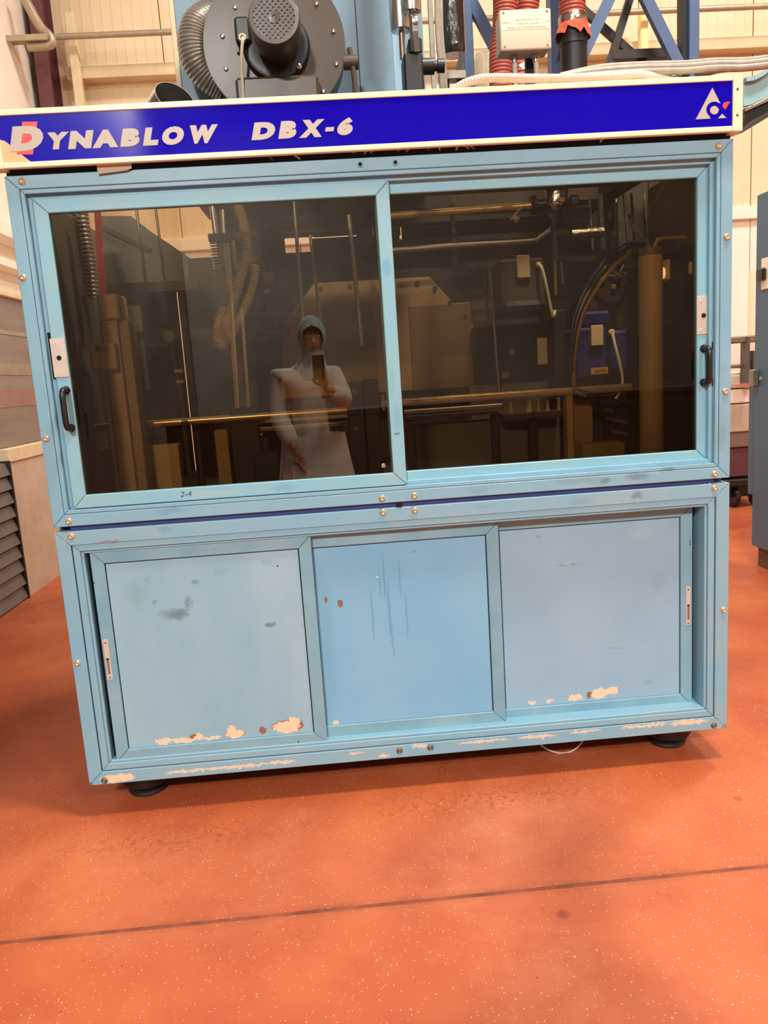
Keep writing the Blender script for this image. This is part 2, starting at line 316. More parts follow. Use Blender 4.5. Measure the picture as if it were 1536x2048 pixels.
# floor: red resin screed with cream flakes, scuffs and damp spots
def floor_mat():
    m = bpy.data.materials.new('red_flaked_resin'); m.use_nodes = True; nt = m.node_tree; N = nt.nodes; L = nt.links; b = N['Principled BSDF']
    tc = N.new('ShaderNodeTexCoord'); vec = tc.outputs['Object']
    def noise(s, d=5, r=.6):
        n = N.new('ShaderNodeTexNoise'); n.inputs['Scale'].default_value = s; n.inputs['Detail'].default_value = d; n.inputs['Roughness'].default_value = r; L.new(vec, n.inputs['Vector']); return n.outputs['Fac']
    def ramp(src, p0, p1, c0=(0, 0, 0, 1), c1=(1, 1, 1, 1)):
        r = N.new('ShaderNodeValToRGB'); e = r.color_ramp.elements; e[0].position = p0; e[1].position = p1; e[0].color = c0; e[1].color = c1; L.new(src, r.inputs['Fac']); return r.outputs['Color']
    def mix(f, a, c):
        x = N.new('ShaderNodeMix'); x.data_type = 'RGBA'; L.new(f, x.inputs[0]); L.new(a, x.inputs[6])
        if isinstance(c, tuple): x.inputs[7].default_value = c
        else: L.new(c, x.inputs[7])
        return x.outputs[2]
    col = ramp(noise(1.6), .35, .68, lin((180, 84, 48)), lin((203, 108, 62)))
    col = mix(ramp(noise(4.5, 8, .7), .55, .72, (0, 0, 0, 1), (.45, .45, .45, 1)), col, lin((164, 72, 42)))
    col = mix(ramp(noise(9, 8, .75), .62, .74, (0, 0, 0, 1), (.35, .35, .35, 1)), col, lin((160, 112, 84)))
    col = mix(ramp(noise(.8, 3), .40, .62, (.55, .55, .55, 1), (0, 0, 0, 1)), col, lin((168, 78, 46)))
    col = mix(ramp(noise(1.1, 6, .65), .54, .70, (0, 0, 0, 1), (.6, .6, .6, 1)), col, lin((214, 128, 88)))
    # dirt trodden in beside the joint and scuffs by the machine feet
    sp = N.new('ShaderNodeSeparateXYZ'); L.new(vec, sp.inputs[0])
    def mth(op, a, b_):
        q = N.new('ShaderNodeMath'); q.operation = op
        for i, v_ in enumerate((a, b_)):
            if isinstance(v_, (int, float)): q.inputs[i].default_value = v_
            else: L.new(v_, q.inputs[i])
        return q.outputs[0]
    jd = mth('ABSOLUTE', mth('ADD', sp.outputs['Y'], .555), 0)
    jf = mth('MULTIPLY', ramp(jd, .006, .030, (1, 1, 1, 1), (0, 0, 0, 1)), ramp(noise(3.5, 6, .7), .42, .66, (.05, .05, .05, 1), (.75, .75, .75, 1)))
    col = mix(jf, col, lin((140, 74, 46)))
    for cx, cy, rx, ry in ((.28, -.16, .38, .10), (1.25, -.10, .5, .10)):
        d2 = mth('ADD', mth('POWER', mth('ABSOLUTE', mth('DIVIDE', mth('SUBTRACT', sp.outputs['X'], cx), rx), 0), 2.0), mth('POWER', mth('ABSOLUTE', mth('DIVIDE', mth('SUBTRACT', sp.outputs['Y'], cy), ry), 0), 2.0))
        sf = mth('MULTIPLY', ramp(d2, .1, 1.0, (1, 1, 1, 1), (0, 0, 0, 1)), ramp(noise(46, 5, .8), .50, .62, (0, 0, 0, 1), (.7, .7, .7, 1)))
        col = mix(sf, col, lin((140, 70, 44)))
    for sc_, th, cc, keep in ((120, .13, (240, 208, 160), .22), (88, .12, (240, 208, 160), .34), (48, .075, (248, 216, 168), .30), (30, .06, (110, 40, 30), .12)):
        v = N.new('ShaderNodeTexVoronoi'); v.inputs['Scale'].default_value = sc_; L.new(vec, v.inputs['Vector'])
        s = N.new('ShaderNodeSeparateColor'); L.new(v.outputs['Color'], s.inputs[0])
        a = N.new('ShaderNodeMath'); a.operation = 'LESS_THAN'; L.new(v.outputs['Distance'], a.inputs[0]); a.inputs[1].default_value = th
        k = N.new('ShaderNodeMath'); k.operation = 'LESS_THAN'; L.new(s.outputs[0], k.inputs[0]); k.inputs[1].default_value = keep
        q = N.new('ShaderNodeMath'); q.operation = 'MULTIPLY'; L.new(a.outputs[0], q.inputs[0]); L.new(k.outputs[0], q.inputs[1])
        col = mix(q.outputs[0], col, lin(cc))
    v = N.new('ShaderNodeTexVoronoi'); v.inputs['Scale'].default_value = 3.2; L.new(vec, v.inputs['Vector'])
    col = mix(ramp(v.outputs['Distance'], .03, .07, (.6, .6, .6, 1), (0, 0, 0, 1)), col, lin((124, 42, 32)))
    L.new(col, b.inputs['Base Color']); b.inputs['Roughness'].default_value = .42
    L.new(ramp(noise(5), .3, .7, (.32, .32, .32, 1), (.6, .6, .6, 1)), b.inputs['Roughness'])
    bp = N.new('ShaderNodeBump'); bp.inputs['Strength'].default_value = .12; bp.inputs['Distance'].default_value = .003; L.new(noise(120, 3), bp.inputs['Height']); L.new(bp.outputs['Normal'], b.inputs['Normal'])
    return m
m_floor = floor_mat()
m_wallfar = mat('shaded_far_wall', (104, 98, 88), 0.7, c2=(76, 72, 66), scale=.8)  # shade of the hall behind the camera put into the wall colour
m_joint = mat('dirty_joint_filler', (146, 76, 50), 0.8, var=0.5, scale=9)
m_jointedge = mat('dirt_beside_joint', (158, 74, 50), .7, var=.3, scale=9)

# ------------------------------------------------------------------ the hall
XL, XR, YB, YF, ZC = -1.42, 9.0, 5.0, -11.0, 7.4
fl = struct('floor', MB().box(XL, XR, YF, YB + .3, -0.2, -0.012), m_joint)
JY = -0.555
obj('floor_slab', MB().box(XL, XR, YF, JY - .008, -0.012, 0), m_floor, fl)
obj('floor_slab', MB().box(XL, XR, JY + .006, 3.22, -0.012, 0), m_floor, fl)
obj('floor_slab', MB().box(XL, XR, 3.228, YB + .3, -0.012, 0), m_floor, fl)
obj('joint_filler', MB().box(XL, XR, JY - .008, JY + .006, -0.012, -0.0008), m_joint, fl)
struct('ceiling', MB().box(XL - .2, XR + .2, YF - .2, YB + .3, ZC, ZC + .15), m_ceil)
wb = struct('wall_back', MB().box(XL - .2, XR + .2, YB + .06, YB + .3, -0.2, ZC), m_wall)
def panelled(parent, x0, x1, z0, z1, n, y, m):
    wd = (x1 - x0) / n
    for i in range(n):
        mb = MB().box(x0 + i * wd + .004, x0 + (i + 1) * wd - .004, y, y + .06, z0, z1, .004)
        obj('wall_panel', mb, m, parent)
panelled(wb, XL, XR, 2.60, ZC, 10, YB, m_wall)
panelled(wb, XL, XR, 0.0, 2.58, 10, YB, m_wallw)
struct('trim_1', MB().box(XL, XR, YB - .05, YB, 2.55, 2.66, .006), m_wallw)
# micro ribs of the sandwich panels and the horizontal rails
ribs = MB()
x = XL + .05
while x < XR:
    ribs.box(x, x + .018, YB - .003, YB + .002, 2.70, ZC); x += .085
o = obj('rib', ribs, m_wall, wb); o['kind'] = 'stuff'
def wrail(n, px0, py0, px1, py1, Y, dp, m):
    x0, x1, z0, z1 = rect(px0, py0, px1, py1, Y)
    return struct('trim_%d' % n, MB().box(x0, x1, Y, YB, z0, z1, .004), m)
z1 = at(210, 132, YB - .12).z; z0 = at(210, 157, YB - .12).z
struct('trim_2', MB().box(XL + .25, XR, YB - .14, YB, z0, z1, .004), m_rail)
zz = at(250, 68, YB - .3).z
p = MB().cyl((XL + .02, YB - .30, zz), (XR, YB - .30, zz), .024, 12)
tag(obj('wall_pipe', p, m_galv, None, True), 'thin grey pipe running level high along the cream back wall', 'pipe')
x0, x1, z0, z1 = rect(64, -60, 92, 215, YB - .25)
pm = MB()
pm.box(x0, x1, YB - .26, YB - .245, 0, ZC); pm.box(x0, x1, YB - .02, YB, 0, ZC); pm.box((x0 + x1) / 2 - .01, (x0 + x1) / 2 + .01, YB - .245, YB - .02, 0, ZC)
tag(obj('steel_column', pm, m_maroon), 'maroon steel column in the corner at the upper left', 'column')
# cream post in front of the back wall, left ; yellowish post, right
def wall_post(px0, px1, label, m, Y):
    x0, x1, _, _ = rect(px0, 20, px1, 120, Y)
    t = thing('wall_post', label, 'post', ((x0 + x1) / 2, Y, 0))
    obj('upright', MB().box(x0, x1, Y, YB - .145, 0, at((px0 + px1) / 2, 24, Y).z, .004), m, t)
    return t
wall_post(133, 150, 'cream upright post on the back wall left of the blue hopper tower', m_cap, YB - .22)
wall_post(1282, 1297, 'yellowish cream upright post on the back wall seen between the blue braces', mat('warm_cream_post', (250, 222, 150), .5), YB - .22)
# left wall: chalky low wall with a cap, dusty sheet above, white ledges, then plain wall
wl = struct('wall_left', MB().box(XL - .2, XL - .02, 1.0, YB + .3, -0.2, ZC), m_wallw)
struct('wall_left_front', MB().box(XL - .2, XL - .02, YF, 1.0, -0.2, ZC), m_wallfar)  # front stretch in the darkened colour, to dim its reflection
lw0 = 3.0
lowz = 0.93
lwt = thing('low_wall', 'chalky low wall with a cream cap between the shutter and the machine at the left', 'wall', (-1.38, 4.0, 0))
obj('masonry', MB().box(XL - .0195, -1.34, lw0, YB, 0, lowz), m_lowwall, lwt)
obj('wall_cap', MB().box(XL - .0195, -1.325, lw0 - .015, YB, lowz + .004, lowz + .10, .008), m_cap, lwt)
part = thing('sheet_partition', 'dusty banded plastic sheet partition with white ledges above the low wall', 'partition', (-1.40, 3.4, lowz + .104))
obj('dusty_sheet', MB().box(XL - .0195, -1.385, 2.0, YB - .3, lowz + .104, 2.06), m_grimepane, part)
for k, (za, zb, pr) in enumerate(((2.06, 2.10, -1.35), (2.26, 2.32, -1.33), (2.46, 2.56, -1.30))):
    obj('ledge', MB().box(XL - .0195, pr, 2.0, YB - .3, za, zb, .006), m_wallw if k else m_cap, part)
for k, (za, zb) in enumerate(((1.30, 1.42), (1.52, 1.60), (1.80, 1.83))):
    obj('sheet_band', MB().box(XL - .0195, -1.380, 2.0, YB - .3, za, zb, .002), mat('dusty_band', ((150, 108, 96), (150, 132, 108), (150, 138, 122))[k], .4, var=.2, scale=6), part)
# bracket of pipes at the upper left
t = thing('pipe_bracket', 'grey elbowed pipe bracket clamped to the wall in the upper left corner', 'bracket', at(60, 75, YB - .35))
Yb = YB - .62
obj('arm', MB().tube([at(40, -20, Yb), at(75, 45, Yb), at(90, 64, Yb)], .036, 10, 4), m_galv, t, True)
obj('elbow', MB().tube([at(56, 94, Yb), at(92, 92, Yb), at(104, 85, Yb), at(98, 70, Yb), at(88, 62, Yb)], .034, 10, 5), m_galv, t, True)
x0, x1, z0, z1 = rect(28, 68, 95, 80, Yb - .06); x0 = XL - .0195
obj('angle_iron', MB().box(x0, x1, Yb - .06, Yb - .045, z0, z1).box(x0, x1, Yb - .045, Yb + .1, z1 - .01, z1), m_galv, t)
struct('wall_right', MB().box(XR, XR + .2, YF, YB + .3, -0.2, ZC), m_wall)
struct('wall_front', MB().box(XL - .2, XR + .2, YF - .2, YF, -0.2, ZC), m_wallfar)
# roller shutter standing against the left wall
t = thing('slatted_shutter', 'dark grey ribbed shutter leaning along the left wall', 'shutter', (-1.30, 2.3, 0))
sz = 0.0; proto = None
for i in range(10):
    if proto is None:
        mb = MB()
        mb.rings([[(-1.390, yy, .004), (-1.340, yy, .004), (-1.330, yy, .012), (-1.355, yy, .088), (-1.390, yy, .092)] for yy in (1.2, 2.97)])
        proto = obj('slat', mb, m_shut, t)
    else: copy_at(proto, (0, 0, .094 * i))
obj('end_channel', MB().box(-1.398, -1.323, 2.97, 2.985, 0, .95), m_darker, t)

t = thing('added_bench', 'long dark bench added behind the photographer to darken the reflections', 'bench', (2.2, -7.3, 0))  # added to hide the bright far floor from the window reflections
obj('worktop', MB().box(-1.2, 6.0, -7.75, -6.95, .92, .98, .005), m_dark, t)
obj('front_board', MB().box(-1.15, 5.95, -7.02, -7.0, .1, .9195), m_dark, t)
for xx in (-1.1, 1.2, 3.5, 5.8): obj('leg', MB().box(xx, xx + .08, -7.70, -7.021, 0, .9195), m_darker, t)
t = thing('added_shade_cupboard', 'tall grey cupboard added by the left wall behind the photographer to shade the floor', 'cupboard', (-.98, -2.3, 0))  # added behind the camera to block lamp light from the left floor
obj('body', MB().box(-1.40, -.62, -2.8, -1.8, .06, 2.45, .01), m_greybeam, t); obj('plinth', MB().box(-1.38, -.64, -2.78, -1.82, 0, .0595), m_darker, t)
for ya in (-2.79, -2.295): obj('door', MB().box(-.6195, -.602, ya, ya + .485, .10, 2.40, .004), m_greybeam, t)
obj('handle', MB().box(-.6015, -.58, -2.34, -2.32, 1.1, 1.25, .004), m_steel, t)
# lamps
for i, (x, y, z, e) in enumerate(LAMPS):
    t = thing('high_bay_lamp', ['round high bay lamp behind the photographer on the left', 'round high bay lamp behind the photographer on the right', 'round high bay lamp above the back of the machine', 'round high bay lamp near the right back wall', 'round high bay lamp above the floor right of the photographer'][i], 'lamp', (x, y, z), 'high bay lamps under the roof')
    obj('lamp_shade', MB().lathe((x, y, z), (0, 0, 1), [(0, .40), (.02, .41), (.16, .16), (.30, .13)], 24), m_lampbody, t, True)
    obj('rod', MB().cyl((x, y, z + .30), (x, y, ZC - .001), .012, 8), m_lampbody, t)
    l = lamp_light(x, y, z, e); l.parent = t; l.location = (0, 0, -.012)

# ------------------------------------------------------------------ machine cabinet
W, ZT, ZU, ZL, ZB = 2.1, 1.9656, 0.9604, 0.9442, 0.115
mach = thing('machine_cabinet', 'large pale blue machine enclosure with two tinted sliding windows above three sliding panels', 'machine', MO)
def mitred(x0, x1, z0, z1, wd, y0, y1, m, parent, nr='frame_rail', ns='frame_stile', g=.0006, bev=.0015, wl_=None, wr_=None, wt_=None, wb_=None):
    l_, r_, t_, b_ = wl_ or wd, wr_ or wd, wt_ or wd, wb_ or wd
    for nm, pts in ((nr, [(x0 + g, z1), (x1 - g, z1), (x1 - r_ - g, z1 - t_), (x0 + l_ + g, z1 - t_)]),
                    (nr, [(x0 + g, z0), (x1 - g, z0), (x1 - r_ - g, z0 + b_), (x0 + l_ + g, z0 + b_)]),
                    (ns, [(x0, z0 + g), (x0, z1 - g), (x0 + l_, z1 - t_ - g), (x0 + l_, z0 + b_ + g)]),
                    (ns, [(x1, z0 + g), (x1, z1 - g), (x1 - r_, z1 - t_ - g), (x1 - r_, z0 + b_ + g)])):
        obj(nm, MB().prism(pts, y0, y1, bev), m, parent)
# upper frame: broad face, bead, track lip
mitred(0, W, ZU, ZT, .036, 0, .06, m_frame_up, mach)
mitred(.0375, W - .0375, ZU + .0375, ZT - .0375, .0115, .001, .06, m_frame_up, mach, 'frame_bead', 'frame_bead', bev=.001)
mitred(.049, W - .049, ZU + .049, ZT - .049, .013, .018, .062, m_frame_up, mach, 'track_lip', 'track_lip', bev=.001)
# lower frame
mitred(0, W, ZB, ZL, .043, 0, .05, m_frame_lo, mach)
mitred(.0465, W - .0465, ZB + .0465, ZL - .0425, .021, .003, .06, m_frame_lo, mach, 'frame_bead', 'frame_bead')
mitred(.0675, W - .0675, ZB + .0675, ZL - .0635, .009, .009, .09, m_frame_lo, mach, 'track_lip', 'track_lip', bev=.002)
# bolts
def bolt_mb(c, r=.0105):
    mb = MB(); mb.lathe(c, (0, -1, 0), [(0, r), (.0015, r), (.003, r * .92), (.006, r * .62), (.0065, r * .52), (.0045, r * .30), (.0042, .0003)], 14, True); return mb
BOLT = None
for (bx, bz) in [(.047, 1.95), (2.055, 1.947), (2.082, 1.689), (2.082, 1.231), (2.05, .976), (1.099, .977), (.999, .976), (.048, .977), (.015, 1.229), (.013, 1.691)]:
    BOLT = obj('bolt', bolt_mb((.047, 0, 1.95)), m_brass, mach, True) if BOLT is None else (copy_at(BOLT0, (bx - .047, 0, bz - 1.95)))
    if bx == .047: BOLT0 = BOLT
for (bx, bz) in [(.049, .930), (.999, .932), (1.098, .931), (2.051, .931), (2.084, .528), (.016, .529)]: copy_at(BOLT0, (bx - .047, 0, bz - 1.95))
LB = obj('bolt', bolt_mb((2.055, 0, .129)), m_dullbrass, mach, True)
for (bx, bz) in [(1.103, .141), (1.001, .140), (.049, .129)]: copy_at(LB, (bx - 2.055, 0, bz - .129))
for bx in (.999, 1.101):
    r_ = obj('hollow_rivet', MB().lathe((bx, 0, 1.948), (0, -1, 0), [(0, .009), (.002, .009), (.003, .0065), (.001, .005)], 14, False), m_frame_up, mach, True)
    obj('rivet_hole', MB().cyl((bx, -.0006, 1.948), (bx, .001, 1.948), .0055, 12), m_hole, r_)
for px, py in ((1397, 965), (1406, 964)):
    p = at(px, py, .05); obj('screw', MB().ball((p.x, .008, p.z), .004, .004, .004, 8), m_chrome, mach, True)
p = at(798, 1008, .012); obj('catch', MB().box(p.x - .008, p.x + .008, -.002, .02, ZL + .001, ZU - .001), m_hole, mach)
# navy structure behind the frames
for x0 in (-.004, W - .05 + .004 + .0): obj('post', MB().box(x0, x0 + .05, .0625, .1125, ZB, ZT, .003), m_navy, mach)
for x0 in (-.134, W + .084): obj('post', MB().box(x0, x0 + .05, 1.4005, 1.45, ZB, ZT, .003), m_navy, mach)
obj('cross_beam', MB().box(.046, W - .046, .012, .11, ZL + .0005, ZU - .0005), m_navy, mach)
obj('cross_beam', MB().box(.046, W - .046, .0625, .11, 1.93, ZT), m_navy, mach)
for x0, x1, e in ((-.004, .004, -.134), (W - .004, W + .004, W + .126)):
    obj('side_panel', MB().box(x0, x1, .1125, .62, ZB, ZT), m_greybeam, mach)
    obj('rear_side_panel', MB().box(e, e + .008, .6285, 1.40, ZB, 2.06), m_greybeam, mach)
    obj('joggle_plate', MB().box(min(e, x0), max(e + .008, x1), .6205, .628, ZB, 2.06), m_greybeam, mach)
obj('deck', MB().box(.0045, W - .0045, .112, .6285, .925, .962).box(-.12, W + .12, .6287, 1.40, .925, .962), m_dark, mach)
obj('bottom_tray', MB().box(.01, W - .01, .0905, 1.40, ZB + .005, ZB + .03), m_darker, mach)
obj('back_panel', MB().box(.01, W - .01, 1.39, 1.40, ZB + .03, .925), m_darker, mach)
obj('header_plate', MB().box(0, W, .02, .045, ZT + .001, 2.10), m_gap, mach)  # near-black plate: shade of the gap under the sign put into its colour
obj('header_plate', MB().box(.004, W - .004, .045, .30, ZT + .001, ZT + .02), m_gap, mach)
# feet
FT = None
for fx, fy in ((.135, .17), (W - .135, .17), (.135, 1.2), (W - .135, 1.2)):
    if FT is None:
        FT = obj('foot', MB().lathe((fx, fy, 0), (0, 0, 1), [(0, .060), (.008, .066), (.016, .064), (.022, .046), (.030, .040), (.034, .075), (.05, .085), (.075, .085), (.095, .080), (.118, .080)], 24), m_darker, mach, True); f0 = (fx, fy)
    else: copy_at(FT, (fx - f0[0], fy - f0[1], 0))
# sliding window doors
def window(x0, x1, z0, z1, wd, y0, lbl):
    d = obj('sliding_window', MB().prism([(x0 + wd - .004, z1 - wd + .004), (x1 - wd + .004, z1 - wd + .004), (x1 - wd + .004, z0 + wd - .004), (x0 + wd - .004, z0 + wd - .004)], y0 + .008, y0 + .013), m_glass, mach, label=lbl)
    mitred(x0, x1, z0, z1, wd, y0, y0 + .025, m_door_up, d, 'rail', 'stile', bev=.002)
    return d
dl = window(.0655, 1.0785, 1.012, 1.903, .0395, .006, 'left bronze tinted window in front of the other')
dr = window(1.035, 2.046, 1.013, 1.908, .0375, .0335, 'right bronze tinted window on the rear track')
def dhandle(bx, z0, z1, y, parent):
    mb = MB().tube([(bx, y, z0), (bx, y - .028, z0), (bx, y - .040, z0 + .012), (bx, y - .042, (z0 + z1) / 2), (bx, y - .040, z1 - .012), (bx, y - .028, z1), (bx, y, z1)], .0088, 12, 5)
    for zz in (z0, z1): mb.cyl((bx, y + .0005, zz), (bx, y - .006, zz), .012, 12)
    return obj('handle', mb, m_black, parent, True, label='black bow handle')
a0, a1 = at(135, 780, .006), at(141, 856, .006); dhandle((a0.x + a1.x) / 2, a1.z, a0.z, .006, dl)
a0, a1 = at(1407, 697, .0335), at(1406, 765, .0335); dhandle((a0.x + a1.x) / 2, a1.z, a0.z, .0335, dr)
def lock(x0, x1, z0, z1, y, parent):
    pl = obj('lock_plate', MB().box(x0, x1, y - .003, y, z0, z1, .001), m_alu, parent, label='bare aluminium lock plate')
    return pl
lock(.062, .1045, 1.404, 1.516, .006, dl); lock(2.006, 2.043, 1.409, 1.524, .0335, dr)
for (cx, y, zc) in ((.083, .003, 1.460), (2.027, .0305, 1.466)):
    par = dl if cx < 1 else dr
    obj('keyhole', MB().lathe((cx, y, zc), (0, -1, 0), [(0, .007), (.0015, .007), (.0015, .0035)], 12), m_hole, par)
    for dz in (-.044, .044): obj('screw', MB().lathe((cx - .008, y, zc + dz), (0, -1, 0), [(0, .005), (.0012, .004), (.0006, .001)], 10), m_alu, par, True)
p = at(767, 931, .014); obj('screw', MB().lathe((p.x, .014, p.z), (0, -1, 0), [(0, .0075), (.003, .0065), (.0035, .004), (.001, .003), (.001, .0003)], 14), m_chrome, dl, True)
# lower sliding panels
def panel_door(x0, x1, z0, z1, wd, y0, mp, lbl):
    d = obj('sliding_panel', MB().box(x0 + wd + .0035, x1 - wd - .0035, y0 + .006, y0 + .012, z0 + wd + .001, z1 - wd - .0035), mp, mach, label=lbl)
    mitred(x0, x1, z0, z1, wd, y0, y0 + .022, m_rail_lo, d, 'rail', 'stile', bev=.0018)
    obj('backing', MB().box(x0 + wd - .002, x1 - wd + .002, y0 + .0135, y0 + .016, z0 + wd - .002, z1 - wd + .002), m_hole, d)
    return d
d1 = panel_door(.092, .769, .182, .875, .0395, .012, m_d1, 'left sliding panel, smudged and chipped along its bottom edge')
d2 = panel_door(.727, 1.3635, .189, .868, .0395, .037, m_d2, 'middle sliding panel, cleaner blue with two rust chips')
d3 = panel_door(1.330, 2.009, .181, .873, .0395, .062, m_d3, 'right sliding panel on the rear track, chipped along its bottom')
def latch(x0, x1, z0, z1, y, parent):
    pl = obj('latch', MB().box(x0, x1, y - .003, y, z0, z1, .001), m_alu, parent, label='bare metal finger latch')
    xm = (x0 + x1) / 2; hz = z1 - z0
    obj('slot', MB().box(xm - .0035, xm + .0035, y - .0036, y - .0028, z0 + hz * .15, z0 + hz * .52), m_steel, parent)
    obj('slot', MB().box(xm - .0045, xm + .0045, y - .0038, y - .0028, z0 + hz * .50, z0 + hz * .54), m_gap, parent)
    for f in (.06, .92): obj('screw', MB().lathe((xm, y - .003, z0 + hz * f), (0, -1, 0), [(0, .003), (.0008, .002)], 8), m_dullbrass, parent)
latch(.0975, .1145, .461, .594, .012, d1); latch(1.9855, 2.0025, .463, .597, .062, d3)
for px, py, dd, y in ((597, 1484, d1, .012), (290, 1517, d1, .012), (188, 1166, d1, .012), (1380, 1083, d3, .062), (1380, 1088, d3, .062), (555, 1132, d1, .018)):
    p = at(px, py, y); obj('screw_hole', MB().cyl((p.x, y - .0004, p.z), (p.x, y + .001, p.z), .0025, 8), m_hole, dd)
# marker scribble on the window frame
def text_mesh(s, shear=0.0, offset=0.0):
    cu = bpy.data.curves.new('t', 'FONT'); cu.body = s; cu.size = 1; cu.shear = shear; cu.offset = offset; cu.resolution_u = 4
    o = bpy.data.objects.new('t', cu); COL.objects.link(o)
    dg = bpy.context.evaluated_depsgraph_get(); me = bpy.data.meshes.new_from_object(o.evaluated_get(dg))
    COL.objects.unlink(o); bpy.data.objects.remove(o); return me
def letters(s, pts, y, shear, offset, thick=.0008):
    """glyph outline of s fitted into a box: pts = x0,x1,z0,z1"""
    me = text_mesh(s, 0, offset); x0, x1, z0, z1 = pts
    vx = [v.co.x for v in me.vertices]; vy = [v.co.y for v in me.vertices]
    ax, bx, ay, by = min(vx), max(vx), min(vy), max(vy); h = z1 - z0
    bm = bmesh.new(); bm.from_mesh(me); wd = (x1 - x0) - shear * h
    for v in bm.verts:
        fx = (v.co.x - ax) / (bx - ax); fy = (v.co.y - ay) / max(1e-6, by - ay)
        v.co = Vector((x0 + fx * wd + shear * fy * h, y, z0 + fy * h))
    for f in bm.faces: f.smooth = False
    r = bmesh.ops.extrude_face_region(bm, geom=bm.faces[:])
    bmesh.ops.translate(bm, verts=[g for g in r['geom'] if isinstance(g, bmesh.types.BMVert)], vec=(0, thick, 0))
    bmesh.ops.recalc_face_normals(bm, faces=bm.faces[:])
    for f in bm.faces: f.smooth = False
    bpy.data.meshes.remove(me); return bm
a0, a1 = at(361, 994, .006), at(384, 982, .006)
obj('pen_mark', letters('2-4', (a0.x, a1.x, a0.z, a1.z), .0055, .25, 0), mat('blue_black_pen', (40, 70, 100), .6), dl)

# ------------------------------------------------------------------ sign box
YS = -.025; SX1 = at(1486, 204, YS).x; XI0 = at(2, 300, YS).x; XI1 = at(1466, 205, YS).x; SZ0 = at(1485, 261, YS).z; SZ1 = at(1487, 148, YS).z
sign = thing('sign_box', 'long royal blue sign with ivory edges across the top of the blue machine', 'sign', (1.05, 0, SZ0))
obj('sign_panel', MB().box(XI0 - .003, XI1 + .003, YS + .004, YS + .02, SZ0 + .012, SZ1 - .012), m_sign, sign)
obj('trim_rail', MB().box(XI0 + .0003, XI1 - .0003, YS, .019, SZ1 - .0155, SZ1, .0015), m_trim, sign)
obj('trim_rail', MB().box(XI0 + .0003, XI1 - .0003, YS, YS + .018, SZ0, SZ0 + .0145, .0015), m_trim, sign)
for xa, xb in ((XI0 - .031, XI0), (XI1, SX1)):
    c_ = obj('end_cap', MB().box(xa, xb, YS - .001, .019, SZ0 - .001, SZ1 + .001, .0015), m_trim, sign)
    for zf in (.28, .74): obj('rivet', MB().lathe(((xa + xb) / 2 - .002, YS - .001, SZ0 + (SZ1 - SZ0) * zf), (0, -1, 0), [(0, .0045), (.001, .003)], 8), m_dullbrass, c_)
YL = YS + .004
def zx(px, py): p = at(px, py, YL); return p.x, p.z
def glyph(ch, l, r, top, bot, sh=.24, off=.085):
    xm = (l + r) / 2
    x0, _ = zx(l, bot); x1, _ = zx(r, top); _, z0 = zx(xm, bot); _, z1 = zx(xm, top)
    obj('letter', letters(ch, (x0, x1, z0, z1), YL - .0014, sh, off), m_letter, sign)
# red swash behind the D
pts = [zx(45, 243.5), zx(75, 243.5), zx(66, 309), zx(34, 309)]
obj('swash', MB().prism(pts, YL - .0008, YL), m_red, sign)
glyph('D', 19.5, 90, 252, 302, .26)
for ch, l, r, tp, bt in (('Y', 90, 138.5, 264.5, 299), ('N', 136.5, 187.5, 261.5, 297.5), ('A', 185, 237.5, 259.5, 295.5), ('B', 240.5, 283, 257, 293), ('L', 286, 321, 255, 291), ('O', 321.5, 371, 253, 290), ('W', 374, 436, 250, 287)):
    glyph(ch, l, r, tp, bt, .27 if ch != 'A' else .14)
for ch, l, r, tp, bt in (('D', 503, 553.5, 244.5, 279.5), ('B', 556.5, 597, 242, 277), ('X', 598, 650, 239.5, 275), ('-', 650, 668.5, 254.5, 263), ('6', 672, 710, 235, 270.5)):
    glyph(ch, l, r, tp, bt, .27)
pl = [(0, 280), (9, 281.5), (19, 289), (36, 304.5), (47, 312), (64, 325.2), (2, 329)]
obj('peeled_corner', MB().prism([zx(a, b) for a, b in pl], YL - .0005, YL), m_peel, sign)
def L4(a, b): return zx(1380 + a / 12.8, 160 + b / 12.8)
def arc(cx, cy, r, a0, a1, n):
    return [(cx + r * math.cos(math.radians(a0 + (a1 - a0) * i / n)), cy + r * math.sin(math.radians(a0 + (a1 - a0) * i / n))) for i in range(n + 1)]
tri = [(570, 200)] + [(778, 610)] + arc(620, 765, 208, -45, -245, 18) + [(520, 992), (145, 1010)]
A_ = [(778, 610)] + arc(620, 765, 208, -48, -243, 18)[1:-1] + [(520, 992)]; n_ = len(A_) - 1; O_ = []
for k in range(n_ + 1):
    seg = ((778, 610), (570, 200), k / 6) if k <= 6 else (((570, 200), (145, 1010), (k - 6) / 8) if k <= 14 else ((145, 1010), (520, 992), (k - 14) / (n_ - 14)))
    O_.append(tuple(seg[0][q] + (seg[1][q] - seg[0][q]) * seg[2] for q in (0, 1)))
mb = MB()
fr = [mb.bm.verts.new((L4(*p)[0], YL - .0012, L4(*p)[1])) for p in A_]; fo = [mb.bm.verts.new((L4(*p)[0], YL - .0012, L4(*p)[1])) for p in O_]
for k in range(n_): mb.bm.faces.new((fr[k], fr[k + 1], fo[k + 1], fo[k]))
r = bmesh.ops.extrude_face_region(mb.bm, geom=mb.bm.faces[:]); bmesh.ops.translate(mb.bm, verts=[g for g in r['geom'] if isinstance(g, bmesh.types.BMVert)], vec=(0, .001, 0)); bmesh.ops.remove_doubles(mb.bm, verts=mb.bm.verts[:], dist=1e-5)
obj('emblem', mb, m_letter, sign)
obj('emblem', MB().prism([L4(a, b) for a, b in arc(618, 775, 108, 35, 325, 20) + [(737, 765)]], YL - .001, YL), m_letter, sign)
